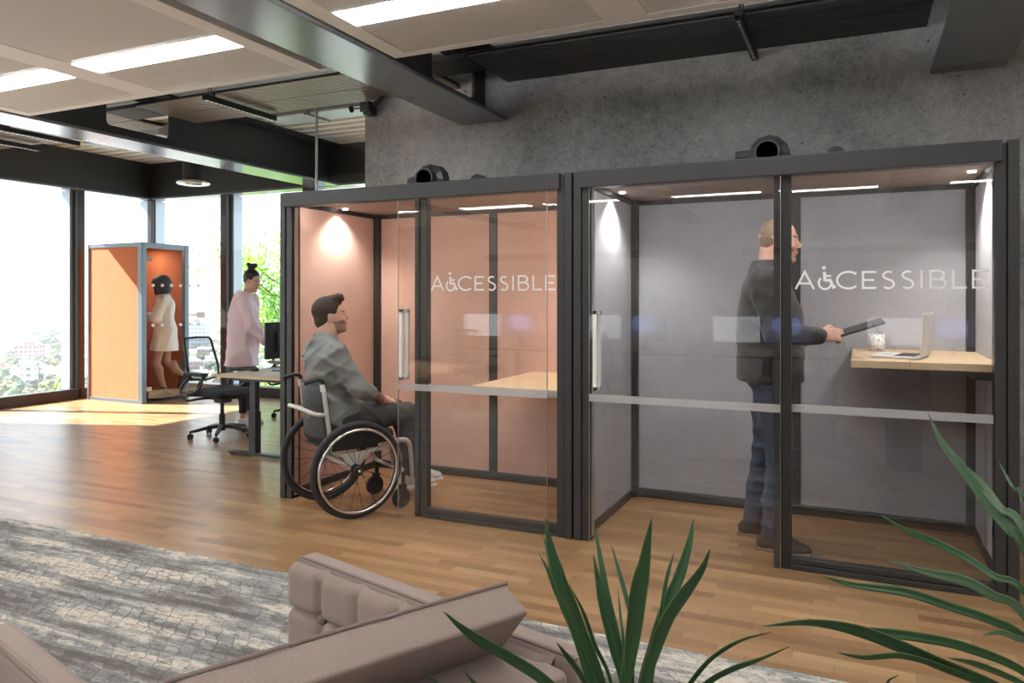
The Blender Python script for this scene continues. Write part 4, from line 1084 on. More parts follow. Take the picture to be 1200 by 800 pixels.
for (u, v) in ((.08, .1), (.69, .1), (.08, .66), (.69, .66)):
    p = MBk @ Vector((u, v, 0)); MB().tube([(p.x, p.y, .012), (p.x, p.y, .065)], .016, 12).build('leg', M_black, sofa)
# sofa 2: back with its outer edge to the rug, seat on the near side
sofa2 = thing('armchair', 'taupe upholstered armchair cut off by the lower left corner of the picture', 'armchair', SD(-1.2, 1.5))
inv = Matrix.Translation(-sofa2.location); sofa_cur = sofa2
M2 = inv @ frame2((-1.245, 1.872), (.770, -.638))     # +y towards far/right
def frame2_check(M): return (M.to_3x3() @ Vector((0, 1, 0)))
roundslab('side_frame', M2, 0, .56, -.075, 0, .06, .60, .02)
roundslab('seat_base', M2, .02, .54, -.60, -.075, .06, .36, .02); roundslab('seat_cushion', M2, .03, .53, -.59, -.08, .36, .46, .03)
roundslab('arm_block', M2, -.0, .10, -.60, -.076, .30, .585, .02)
MB().tube([M2 @ Vector((x, -.072, .599)) for x in (.01, .2, .4, .55)], .004, 8).build('piping', M_sofad, sofa2)
for (u, v) in ((.08, -.1), (.48, -.1), (.08, -.52), (.48, -.52)):
    p = M2 @ Vector((u, v, 0)); MB().tube([(p.x, p.y, .012), (p.x, p.y, .065)], .016, 12).build('leg', M_black, sofa2)

# ------------------------------------------------------------------ plants
def leaf_mat(name, c1, c2, edge):
    m, nt, b = nmat(name); L = nt.links.new
    uv = N(nt, 'ShaderNodeUVMap'); sp = N(nt, 'ShaderNodeSeparateXYZ'); L(uv.outputs[0], sp.inputs[0])
    st = N(nt, 'ShaderNodeTexNoise'); st.inputs['Scale'].default_value = 1; st.inputs['Detail'].default_value = 4
    c = N(nt, 'ShaderNodeCombineXYZ'); L(mth(nt, 'MULTIPLY', sp.outputs[0], 18), c.inputs[0]); L(mth(nt, 'MULTIPLY', sp.outputs[1], 2), c.inputs[1]); L(c.outputs[0], st.inputs['Vector'])
    mx = N(nt, 'ShaderNodeMix', data_type='RGBA'); L(st.outputs['Fac'], mx.inputs[0]); mx.inputs[6].default_value = c1 + (1,); mx.inputs[7].default_value = c2 + (1,)
    ed = mth(nt, 'GREATER_THAN', mth(nt, 'ABSOLUTE', mth(nt, 'SUBTRACT', sp.outputs[0], .5)), .44)
    m2 = N(nt, 'ShaderNodeMix', data_type='RGBA'); L(mth(nt, 'MULTIPLY', ed, .6), m2.inputs[0]); L(mx.outputs[2], m2.inputs[6]); m2.inputs[7].default_value = edge + (1,)
    L(m2.outputs[2], b.inputs['Base Color']); b.inputs['Roughness'].default_value = .38; b.inputs['Specular IOR Level'].default_value = .5
    b.inputs['Subsurface Weight'].default_value = 0
    return m
M_leaf = leaf_mat('blade_green', (.012,.045,.018), (.045,.13,.045), (.12,.17,.05))
M_leafp = leaf_mat('blade_pale', (.018,.065,.027), (.15,.24,.13), (.14,.22,.08))
def blade(pts, wpx, d_tip, d_base, parent, inv, mat=None, face=.35):
    """pts: points along the blade as seen in the photograph, tip first; distances run from d_tip to d_base"""
    n = len(pts); Q = []
    for i, (x, y) in enumerate(pts):
        t = i / (n - 1); Q.append(at(x, y, d_tip + (d_base - d_tip) * t))
    P = bez(Q, 7); m = len(P); view = Vector((-ST, CT, 0)); vs = []; uvs = []
    w0 = .78 * wpx / FPX * (d_tip + d_base) / 2
    for i, p in enumerate(P):
        t = i / (m - 1); w = w0 * min(1, (t * 3.2) ** .8) * (1 - .35 * max(0, t - .6) / .4) + .0004
        tg = (P[min(i + 1, m - 1)] - P[max(i - 1, 0)]).normalized()
        sd = tg.cross(view).normalized(); nr = sd.cross(tg).normalized()
        a = face * math.sin(t * 2.4 + len(pts) + wpx); sd, nr = sd * math.cos(a) + nr * math.sin(a), nr * math.cos(a) - sd * math.sin(a)
        for u, dp in ((-.5, 0), (-.25, .10), (0, .17), (.25, .10), (.5, 0)):
            vs.append(inv @ (p + sd * (u * w) + nr * (dp * w))); uvs.append((u + .5, t))
    fs = [(i * 5 + k, i * 5 + k + 1, (i + 1) * 5 + k + 1, (i + 1) * 5 + k) for i in range(m - 1) for k in range(4)]
    me = bpy.data.meshes.new('leaf'); me.from_pydata([tuple(v) for v in vs], [], fs); me.materials.append(mat or M_leaf)
    uvl = me.uv_layers.new(name='UVMap')
    for l in me.loops: uvl.data[l.index].uv = uvs[l.vertex_index]
    me.polygons.foreach_set('use_smooth', [True] * len(me.polygons)); me.update()
    o = bpy.data.objects.new('leaf', me); COL.objects.link(o); o.parent = parent
    md = o.modifiers.new('solid', 'SOLIDIFY'); md.thickness = .0012
    return o
def planter(loc, label, zt):
    o = thing('potted_plant', label, 'plant', (loc.x, loc.y, .013))
    MB().lathe([(0, .0), (.12, .0), (.125, .01), (.155, zt), (.165, zt), (.165, zt + .015), (.145, zt + .015), (.14, zt - .03), (0, zt - .03)], 32).build('pot', pm('pot_grey', (.12,.12,.12), .7) if 'pot_grey' not in MATS else MATS['pot_grey'], o, smooth=False)
    MB().lathe([(.14, zt - .035), (.13, zt - .015), (.06, zt - .008), (0, zt - .01)], 24).build('soil', pm('soil', (.03,.02,.015), .95) if 'soil' not in MATS else MATS['soil'], o)
    return o
D1 = 1.12; b1 = at(740, 905, D1); pl1 = planter(b1, 'dark green upright spiky plant between the armchair and the grey pod', b1.z - .03); i1 = Matrix.Translation(-pl1.location)
B1 = [
 ([(639,606),(646,645),(660,690),(680,750),(700,810)], 20, 1.16), ([(636,625),(643,650),(652,690),(672,740),(702,810)], 9, 1.2), ([(632,649),(642,668),(652,695),(668,730)], 6, 1.14),
 ([(656,665),(668,700),(684,745),(705,800)], 15, 1.05), ([(667,684),(684,718),(697,755),(716,800)], 6, 1.02), ([(695,649),(701,680),(708,715),(720,762),(731,805)], 14, 1.18),
 ([(696,612),(703,650),(710,690),(722,740),(733,790)], 10, 1.22), ([(716,636),(725,668),(735,705),(741,745)], 7, 1.2), ([(746,662),(741,690),(737,730),(734,780)], 8, 1.1),
 ([(763.6,606),(758,640),(752,680),(745,730),(737,775),(733,810)], 21, 1.10), ([(813,606),(808,635),(796,675),(779,714),(766,755),(752,805)], 16, 1.18),
 ([(832,642),(822,667),(800,698),(782,725),(768,760),(755,805)], 20, 1.06), ([(790,647),(784,667),(779,690),(773,730)], 6, 1.16), ([(904,740),(870,749),(840,766),(818,788),(790,830)], 8, .98),
 ([(925,757),(890,772),(855,785),(825,803),(790,840)], 9, .95), ([(520,716),(540,734),(565,752),(600,772),(645,803),(700,860)], 17, 1.0), ([(652,752),(664,768),(680,790),(705,835)], 8, .98),
 ([(496,782),(512,800),(560,850),(640,890)], 7, .92), ([(543,784),(556,800),(600,850),(670,890)], 7, .93), ([(724,690),(727,720),(731,760)], 4, 1.2),
]
for P, w, dt in B1: blade(P + [(740 + (P[-1][0] - 740) * .3, 900)], w, dt, D1, pl1, i1)
D2 = 1.12; b2 = at(1300, 900, D2); pl2 = planter(b2, 'arching striped green plant reaching in from the right edge of the picture', b2.z - .03); i2 = Matrix.Translation(-pl2.location)
B2 = [
 ([(1087,484),(1104,518),(1125,545),(1150,578),(1175,610),(1205,652)], 15, 1.3, 0), ([(1135,547),(1152,568),(1172,595),(1205,633)], 12, 1.25, 1), ([(1142,581),(1160,600),(1180,622),(1205,655)], 8, 1.2, 0),
 ([(1171,542),(1187,572),(1205,600)], 8, 1.28, 0), ([(1031,602),(1060,620),(1095,635),(1130,652),(1165,675),(1205,700)], 11, 1.25, 0), ([(1041,656),(1085,670),(1130,680),(1162,697),(1205,726)], 15, 1.15, 1),
 ([(964,675),(1000,685),(1062,694),(1112,710),(1162,727),(1205,752)], 13, 1.12, 0), ([(893,733),(950,729),(1000,737),(1050,755),(1100,777),(1150,797),(1220,830)], 21, 1.0, 0),
 ([(945,724),(1000,737),(1075,746),(1137,760),(1205,790)], 14, 1.06, 0), ([(980,764),(1012,770),(1055,768),(1100,780),(1160,803)], 9, .98, 0), ([(1150,744),(1172,741),(1190,747),(1215,765)], 9, 1.1, 1),
 ([(1053,790),(1040,803),(1060,850),(1150,890)], 6, .95, 0), ([(1110,770),(1150,780),(1205,805)], 9, 1.0, 0),
]
for P, w, dt, pale in B2: blade(P + [(1290, 860 + 20 * pale)], w, dt, D2, pl2, i2, M_leafp if pale else M_leaf)
# ------------------------------------------------------------------ people
def skin_mat(name, c, rough=.5):
    m = pm(name, c, rough, 0, .4, var=(9, .05))
    b = m.node_tree.nodes['Principled BSDF']; b.inputs['Subsurface Weight'].default_value = .08; b.inputs['Subsurface Radius'].default_value = (.01, .004, .002); b.inputs['Subsurface Scale'].default_value = .5
    return m
def head(F, M, s=1.0, fem=False):
    """adult head: z up, x towards the nose, eyes at z=.005"""
    M = M @ Matrix.Scale(1, 4); F.frame(M)
    q = lambda *a: tuple(v * s for v in a)
    F.ell(q(-.016, 0, .040), q(.094, .074, .083), k=.02)
    F.ell(q(.030, 0, -.020), q(.058, .060, .085), k=.03)
    F.ell(q(.028, 0, -.078), q(.045, .046, .034), k=.03)
    F.ell(q(.070, 0, -.098), q(.018, .020, .015), k=.02)
    F.cone(q(-.03, 0, -.035), q(-.028, 0, -.11), .052 * s * (.88 if fem else 1), .052 * s * (.85 if fem else 1), k=.03)
    F.ell(q(.074, 0, .026), q(.016, .046, .010), k=.015)           # brow ridge
    for y in (-1, 1):
        F.ell(q(.092, y * .031, .006), q(.009, .013, .008), k=.008, op='cut')
        F.ell(q(.074, y * .031, .006), q(.0125, .0125, .0115), k=.002)
        F.ell(q(.062, y * .042, -.025), q(.022, .018, .018), k=.015)
        F.ell(q(-.006, y * .076, -.008), q(.020, .008, .031), RZ(-y * .35), k=.004)
        F.ell(q(.000, y * .083, -.006), q(.010, .005, .018), RZ(-y * .35), k=.003, op='cut')
        F.ell(q(.094, y * .011, -.030), q(.009, .007, .006), k=.004)
    F.cone(q(.084, 0, .012), q(.107, 0, -.024), .006 * s, .0095 * s, k=.010)
    F.ell(q(.088, 0, -.051), q(.010, .022, .0055), k=.004); F.ell(q(.086, 0, -.062), q(.010, .019, .006), k=.004)
    F.frame()
def hand(F, M, s=1.0, curl=(.35, .5, .4), spread=.0, thumb=0.3, r=.0098):
    """M: wrist origin, x along the fingers, y to the thumb side, z back of the hand"""
    F.frame(M); q = lambda *a: tuple(v * s for v in a)
    F.rbox(q(.050, 0, 0), q(.050, .039, .014), .013 * s, k=.012); F.cone(q(-.04, 0, 0), q(.03, 0, 0), .025 * s, .022 * s, k=.02)
    F.ell(q(.030, .026, -.008), q(.032, .018, .016), k=.012)
    for i, (y, L) in enumerate(((.030, .072), (.010, .080), (-.011, .074), (-.030, .058))):
        p = Vector(q(.094 - abs(y - .01) * .18, y, 0)); a = 0; rr = r * s
        for seg, c in zip((.45, .30, .25), curl):
            a += c * (1 + .08 * i); d = Vector((math.cos(a), spread * (1.5 - i) * .15, -math.sin(a))); n = p + d * (L * s * seg); F.cone(p, n, rr, rr * .92, k=.003); p = n; rr *= .92
    p0 = Vector(q(.022, .034, -.006)); p1 = p0 + Vector((.034, .026, -.012)) * s; p2 = p1 + Vector((.030 - .008 * thumb, .006 - .028 * thumb, -.010 - .014 * thumb)) * s; p3 = p2 + Vector((.022, -.008 - .022 * thumb, -.008 * thumb)) * s
    F.chain([p0, p1, p2, p3], [.0135 * s, .0118 * s, .0105 * s, .0085 * s], k=.004); F.frame()
def dirM(o, x, z):
    """matrix at o with x along x and z near z"""
    x = Vector(x).normalized(); z = Vector(z); z = (z - x * z.dot(x)).normalized(); y = z.cross(x)
    return Matrix(((x.x, y.x, z.x, o[0]), (x.y, y.y, z.y, o[1]), (x.z, y.z, z.z, o[2]), (0, 0, 0, 1)))
def torso(F, J, g=0.0, k=.05, fem=False, low=True):
    """pelvis to shoulders; g inflates for clothing"""
    P, Nk = Vector(J['pelvis']), Vector(J['neck']); sh = (Vector(J['shL']) - Vector(J['shR'])).normalized()
    z = (Nk - P).normalized(); y = (sh - z * sh.dot(z)).normalized(); x = y.cross(z); L = (Nk - P).length
    R = Matrix(((x.x, y.x, z.x, 0), (x.y, y.y, z.y, 0), (x.z, y.z, z.z, 0), (0, 0, 0, 1)))
    w = .9 if fem else 1.0
    at_ = lambda t, dx=0: P + z * (L * t) + x * dx
    if low: F.ell(at_(.02, -.01), (.112 + g, .158 + g, .115 + g), R, k)
    F.ell(at_(.30), (.098 * w + g, .135 * w + g, .14 + g), R, k)
    F.ell(at_(.62, .0), (.115 * w + g, .160 * w + g, .165 + g), R, k)
    F.ell(at_(.80, -.015), (.095 * w + g, .160 * w + g, .09 + g), R, k)
    F.cone(Vector(J['shL']) - y * .03, Nk + z * .0, .050 * w + g, .055 * w + g, k); F.cone(Vector(J['shR']) + y * .03, Nk, .050 * w + g, .055 * w + g, k)
    if fem:
        for s in (-1, 1): F.ell(at_(.60, .075) + y * (s * .07), (.055 + g * .6, .06 + g * .6, .06 + g * .6), R, .03)
    return R
def limbs(F, J, parts, rs, g=0.0, k=.02):
    for names, rr in zip(parts, rs): F.chain([Vector(J[n]) for n in names], [r + g for r in rr], k)
def bbox(J, pad=.16, zmin=None):
    A = np.array([list(v) for k, v in J.items() if isinstance(v, (tuple, Vector)) and len(v) == 3])
    lo = A.min(0) - pad; hi = A.max(0) + pad
    if zmin is not None: lo[2] = max(lo[2], zmin)
    return lo, hi
def shoe(name, ankle, toe_dir, mat, parent, s=1.0, solemat=None, boot=0.0, pitch=0.0, ztilt=0):
    """ankle joint ~ .085 above the sole"""
    x = Vector(toe_dir).normalized(); up = Vector((0, 0, 1)) if abs(x.z) < .9 else Vector((-1, 0, 0))
    M = dirM(ankle, x, up); c = np.array(ankle)
    F = Field(c - .30, c + .30, .0055); F.frame(M)
    q = lambda *a: tuple(v * s for v in a)
    F.chain([q(-.045, 0, -.045), q(.02, 0, -.038), q(.09, 0, -.052), q(.150, .004, -.060)], [.040 * s, .042 * s, .038 * s, .028 * s], k=.02)
    F.cone(q(-.012, 0, -.03), q(-.005, 0, .02 + boot), .044 * s, .045 * s, k=.02)
    F.ell(q(.105, .0, -.058), q(.085, .046, .028), k=.015)
    F.plane(q(0, 0, -.080), (0, 0, -1))
    F.plane(q(0, 0, .025 + boot), (0, 0, 1))
    F.frame(); o = F.mesh(name, mat, parent)
    F = Field(c - .30, c + .30, .0055); F.frame(M)
    F.rbox(q(.085, .0, -.079), q(.105, .043, .011), .009, k=0); F.rbox(q(-.035, 0, -.079), q(.052, .036, .011), .009, k=.03)
    F.frame(); F.mesh('sole', solemat or mat, o)
    return o
def folds(amp, dirs, seed=0):
    r = np.random.default_rng(seed)
    W = [(np.array(d) * f, r.uniform(0, 6.28), a) for d, f, a in dirs]
    ph = r.uniform(0, 6, 3)
    def fn(X):
        wob = .9 * np.sin(X[:, 0] * 14 + ph[0]) + .9 * np.sin(X[:, 1] * 17 + ph[1]) + .7 * np.sin(X[:, 2] * 11 + ph[2])
        o = np.zeros(len(X))
        for i, (w, p, a) in enumerate(W):
            mask = .5 + .5 * np.sin(X @ np.roll(w, 1) * .33 + ph[i % 3] * 2 + wob * .6) * np.sin(X @ np.roll(w, 2) * .27 + ph[(i + 1) % 3])
            o += a * (.5 + .5 * np.sin(X @ w + p + wob)) ** 3 * np.clip(mask, 0, 1)
        return -amp * o
    return fn
def face_paint(M, s, hair_brow=True, stubble=False):
    Mi = np.array(M.inverted())
    def fn(C):
        P = (np.c_[C, np.ones(len(C))] @ Mi.T)[:, :3] / s; x, y, z = P.T; ay = np.abs(y); out = np.zeros(len(C), int)
        out[(x > .078) & (ay < .022) & (z < -.046) & (z > -.067)] = 1
        out[(x > .060) & (ay > .018) & (ay < .048) & (z > .0235) & (z < .0295)] = 2
        e = (x > .066) & (ay > .021) & (ay < .042) & (np.abs(z - .006) < .0042); out[e] = 3
        out[e & (np.hypot(ay - .031, z - .006) < .0062)] = 2
        if stubble: out[(x > .0) & (z < -.035) & (z > -.125) & (out == 0) & (x > .010 - (z + .035) * .2) & ~((x > .07) & (z > -.045) & (ay < .02))] = 4
        return out
    return fn
M_eye = pm('eye_white', (.50,.46,.43), .3)

# ---- 1. man in the wheelchair
def seated_man():
    J = dict(pelvis=(-.045, 0, .610), neck=(-.105, 0, 1.105), shL=(-.10, .185, 1.040), shR=(-.10, -.185, 1.040),
             elL=(.04, .255, .83), wrL=(.29, .075, .715), elR=(.025, -.255, .82), wrR=(.28, -.105, .705),
             hipL=(-.01, .09, .60), hipR=(-.01, -.09, .60), knL=(.46, .105, .605), knR=(.44, -.10, .61), anL=(.60, .04, .185), anR=(.475, -.085, .185))
    HM = T(-.060, 0, 1.275) @ RZ(math.radians(-24)) @ RY(math.radians(-7)); hs = 1.0
    skin = skin_mat('skin_fair', (.60, .36, .27)); stub = pm('stubble', (.30,.175,.125), .7); lips = pm('lips', (.45,.20,.16), .5); brow = pm('hair_brown', (.045,.028,.018), .75, bump=(60, .6, .004))
    lo, hi = bbox(J, .2); hi[2] = 1.48; lo[2] = .05
    F = Field(lo, hi, .0065)
    torso(F, J, -.012)
    limbs(F, J, [('hipL', 'knL', 'anL'), ('hipR', 'knR', 'anR'), ('shL', 'elL', 'wrL'), ('shR', 'elR', 'wrR')], [(.078, .052, .034)] * 2 + [(.045, .039, .028)] * 2)
    F.cone((-.105, 0, 1.07), (-.09, 0, 1.20), .062, .056, k=.03)
    head(F, HM, hs)
    hand(F, dirM(J['wrR'], (.72, .42, -.12), (.15, -.25, 1)), .95, (.25, .35, .3)); hand(F, dirM(J['wrL'], (.72, -.42, -.12), (.15, .25, 1)) @ Matrix.Diagonal((1, -1, 1, 1)), .95, (.25, .35, .3))
    o = F.mesh('person', [skin, lips, brow, M_eye, stub], None, face_paint(HM, hs, stubble=True))
    tag(o, 'person with short brown hair and grey shirt seated in the wheelchair, looking to the right', 'person')
    # hair
    lo = np.array(HM.translation) - .16; F = Field(lo, lo + .32, .0055); F.frame(HM)
    F.ell((-.020, 0, .048), (.103, .083, .090), k=.01); F.ell((.045, 0, .118), (.050, .055, .026), RY(-.25), k=.025); F.cone((.06, .02, .118), (.085, -.03, .105), .018, .014, k=.02)
    F.ell((-.055, 0, -.02), (.058, .068, .066), k=.02)
    F.rbox((.112, 0, -.035), (.065, .12, .105), .03, k=.01, op='cut'); F.rbox((.045, 0, -.115), (.07, .12, .09), .02, k=.01, op='cut'); F.ell((.004, .085, -.012), (.028, .03, .034), k=.006, op='cut'); F.ell((.004, -.085, -.012), (.028, .03, .034), k=.006, op='cut')
    F.frame(); F.disp(lambda X: .0022 * np.sin(X[:, 0] * 260 + 3 * np.sin(X[:, 2] * 60)) * np.sin(X[:, 2] * 190))
    F.mesh('hair', brow, o)
    # shirt with rolled sleeves
    M_sh = pm('shirt_grey', (.225,.235,.225), .85, bump=(120, .25, .002), var=(5, .06))
    lo, hi = bbox(J, .22); F = Field(lo, hi, .0065)
    torso(F, J, .013, k=.05); F.ell((-.065, 0, .70), (.140, .185, .14), k=.06); F.ell((.01, 0, .66), (.13, .175, .09), k=.05)
    for s in 'LR':
        sh, el, wr = Vector(J['sh' + s]), Vector(J['el' + s]), Vector(J['wr' + s]); F.cone(sh, el, .066, .058, k=.05); F.cone(el, el + (wr - el) * .28, .058, .054, k=.02)
        c = el + (wr - el) * .30; F.cone(c - (wr - el) * .12, c, .057, .056, k=.004)
    F.disp(folds(.017, [((.5, .1, .9), 55, 1), ((-.4, .5, .8), 70, .8), ((.3, -.7, .6), 48, .7)], 3))
    for s in 'LR':
        el, wr = Vector(J['el' + s]), Vector(J['wr' + s])
    sh_ = F.mesh('shirt', M_sh, o, smooth=3)
    c = Field((-.26, -.15, 1.02), (.08, .15, 1.26), .005); c.frame(T(-.103, 0, 1.137) @ RY(math.radians(14))); c.ell((0, 0, 0), (.078, .080, .040), k=0); c.ell((0.012, 0, .045), (.066, .066, .07), k=.004, op='cut'); c.frame(); c.mesh('collar', M_sh, sh_)
    MB().tube([(-.236, .005, .995), (-.238, .0, .965), (-.234, .0, .95)], 1, 6, flat=(.010, .006)).build('locker_loop', pm('shirt_loop', (.16,.17,.165), .8), sh_)
    # tattooed forearm stays skin: sleeve of ink as its own patch
    el, wr = Vector(J['elR']), Vector(J['wrR']); F = Field(np.minimum(el, wr) - .08, np.maximum(el, wr) + .08, .005); F.cone(el + (wr - el) * .42, el + (wr - el) * .80, .0385, .032, k=0)
    F.mesh('tattoo', pm('tattoo_ink', (.22,.13,.11), .6, var=(45, .75)), o)
    # trousers
    M_tr = pm('trousers_charcoal', (.040,.040,.039), .85, bump=(110, .25, .002))
    lo, hi = bbox(J, .2); hi[2] = .82; F = Field(lo, hi, .0065)
    F.ell((-.035, 0, .615), (.135, .175, .095), k=.05)
    for s in 'LR':
        a, b, c = (Vector(J[n + s]) for n in ('hip', 'kn', 'an')); F.chain([a, a + (b - a) * .5, b, b + (c - b) * .5, c + Vector((0, 0, .0))], [.098, .086, .066, .056, .047], k=.03)
    F.disp(folds(.008, [((.8, .2, .6), 60, 1), ((.2, .7, .7), 50, .8)], 5)); F.mesh('trousers', M_tr, o, smooth=3)
    M_snk = pm('sneaker_white', (.55,.54,.50), .6)
    shoe('shoe', (J['anL'][0], J['anL'][1], .178), (1, -.10, -.02), M_snk, o, 1.0, M_white); shoe('shoe', (J['anR'][0], J['anR'][1], .178), (1, -.18, -.02), M_snk, o, 1.0, M_white)
    o.location = WC; o.rotation_euler = (0, 0, WCR); return o
seated_man()

# ---- 2. standing man in the grey pod
def standing_man():
    J = dict(pelvis=(-.02, 0, .965), neck=(-.035, 0, 1.545), shL=(-.03, .19, 1.475), shR=(-.03, -.19, 1.475),
             elL=(.00, .255, 1.20), wrL=(.15, .10, 1.165), elR=(.035, -.255, 1.205), wrR=(.245, -.185, 1.195),
             hipL=(-.025, .09, .93), hipR=(-.015, -.09, .93), knL=(-.055, .11, .51), knR=(.045, -.105, .51), anL=(-.125, .115, .088), anR=(.005, -.115, .088))
    HM = T(.030, 0, 1.715) @ RY(math.radians(3)); hs = 1.06
    skin = skin_mat('skin_pink', (.66, .38, .29)); lips = pm('lips_pale', (.50,.25,.20), .5); hair = pm('hair_sandy', (.21,.145,.10), .8, var=(30, .25), bump=(90, .6, .003))
    lo, hi = bbox(J, .2, 0.0); hi[2] = 1.90; F = Field(lo, hi, .0065)
    torso(F, J, -.012)
    limbs(F, J, [('hipL', 'knL', 'anL'), ('hipR', 'knR', 'anR'), ('shL', 'elL', 'wrL'), ('shR', 'elR', 'wrR')], [(.078, .052, .034)] * 2 + [(.045, .039, .028)] * 2)
    F.cone((-.035, 0, 1.50), (-.018, 0, 1.66), .064, .060, k=.03); head(F, HM, hs)
    hand(F, dirM(J['wrR'], (1, .05, .10), (.0, -1, .5)), 1.0, (.75, .95, .6), thumb=.9); hand(F, dirM(J['wrL'], (1, -.05, .22), (0, -.1, -1)), 1.0, (.15, .3, .3))
    o = F.mesh('person', [skin, lips, hair, M_eye], None, face_paint(HM, hs)); tag(o, 'person in black jacket and jeans standing in the grey pod with a tablet', 'person')
    lo = np.array(HM.translation) - .16; F = Field(lo, lo + .32, .0055); F.frame(HM)
    F.ell((-.018, 0, .044), (.0985, .0785, .087), k=.01); F.ell((-.05, 0, -.015), (.052, .066, .058), k=.02)
    F.rbox((.112, 0, -.03), (.058, .12, .125), .03, k=.01, op='cut'); F.rbox((.04, 0, -.10), (.065, .12, .09), .02, k=.01, op='cut'); F.ell((.0, .085, -.01), (.028, .03, .036), k=.006, op='cut'); F.ell((.0, -.085, -.01), (.028, .03, .036), k=.006, op='cut')
    F.frame(); F.mesh('hair', hair, o)
    M_jk = pm('jacket_black', (.030,.029,.029), .75, bump=(120, .2, .002), sheen=.15)
    lo, hi = bbox(J, .24, .80); hi[2] = 1.70; F = Field(lo, hi, .0065)
    torso(F, J, .030, k=.06); F.cone((-.02, .035, 1.25), (-.02, .03, .96), .165, .165, k=.06); F.cone((-.02, -.035, 1.25), (-.02, -.03, .96), .165, .165, k=.06)
    for s in 'LR':
        sh, el, wr = (Vector(J[n + s]) for n in ('sh', 'el', 'wr')); F.chain([sh, el, el + (wr - el) * .98], [.080, .063, .046], k=.03)
    F.cone((-.035, 0, 1.53), (-.025, 0, 1.60), .078, .072, k=.02)
    F.disp(folds(.010, [((.3, .2, .9), 45, .9), ((-.6, .5, .5), 60, .7)], 8)); F.plane((0, 0, .925), (0, 0, -1)); F.plane((0, 0, 1.612), (0, 0, 1)); F.ell((.0, 0, 1.66), (.065, .062, .085), k=.004, op='cut')
    F.mesh('jacket', M_jk, o, smooth=3)
    M_je = pm('jeans_blue', (.045,.062,.095), .85, bump=(150, .3, .002), var=(9, .35))
    lo, hi = bbox(J, .2, .04); hi[2] = 1.12; F = Field(lo, hi, .0065)
    F.ell((-.02, 0, .965), (.135, .175, .12), k=.05)
    for s in 'LR':
        a, b, c = (Vector(J[n + s]) for n in ('hip', 'kn', 'an')); F.chain([a, a + (b - a) * .5, b, b + (c - b) * .55, c + Vector((.005, 0, .0))], [.100, .088, .070, .068, .063], k=.03)
    F.disp(folds(.012, [((.2, .1, .95), 62, 1), ((.6, .2, .7), 75, .6)], 11)); F.plane((0, 0, .075), (0, 0, -1)); F.mesh('jeans', M_je, o, smooth=3)
    M_bt = pm('boot_brown', (.055,.038,.028), .8); M_sl = pm('boot_sole', (.22,.15,.10), .7)
    shoe('boot', J['anL'], (1, .06, 0), M_bt, o, 1.06, M_sl, boot=.045); shoe('boot', J['anR'], (1, -.05, 0), M_bt, o, 1.06, M_sl, boot=.045)
    o.location = (-.43, 4.50, 0); return o
man2 = standing_man()
tb = thing('tablet', 'black tablet held up in the hands of the standing person', 'tablet', (.005, 4.41, 1.238)); tb.rotation_euler = (math.radians(7), math.radians(-19), math.radians(4))
MB().box((-.125, -.085, -.004), (.125, .085, .004)).build('case', M_black, tb, bevel=.003); MB().box((-.115, -.076, .0041), (.115, .076, .0046)).build('screen', M_scr_off, tb); MB().box((-.12, -.08, -.0075), (.12, .08, -.0041)).build('back_cover', pm('tablet_cover', (.09,.08,.07), .6), tb)
pn = MB().tube([at(974.5, 383.5, 4.02), at(985, 397, 4.00), at(995, 410, 3.98)], .0035, 8).build('pen', M_white); tag(pn, 'slim white stylus in the hand of the standing person', 'pen')

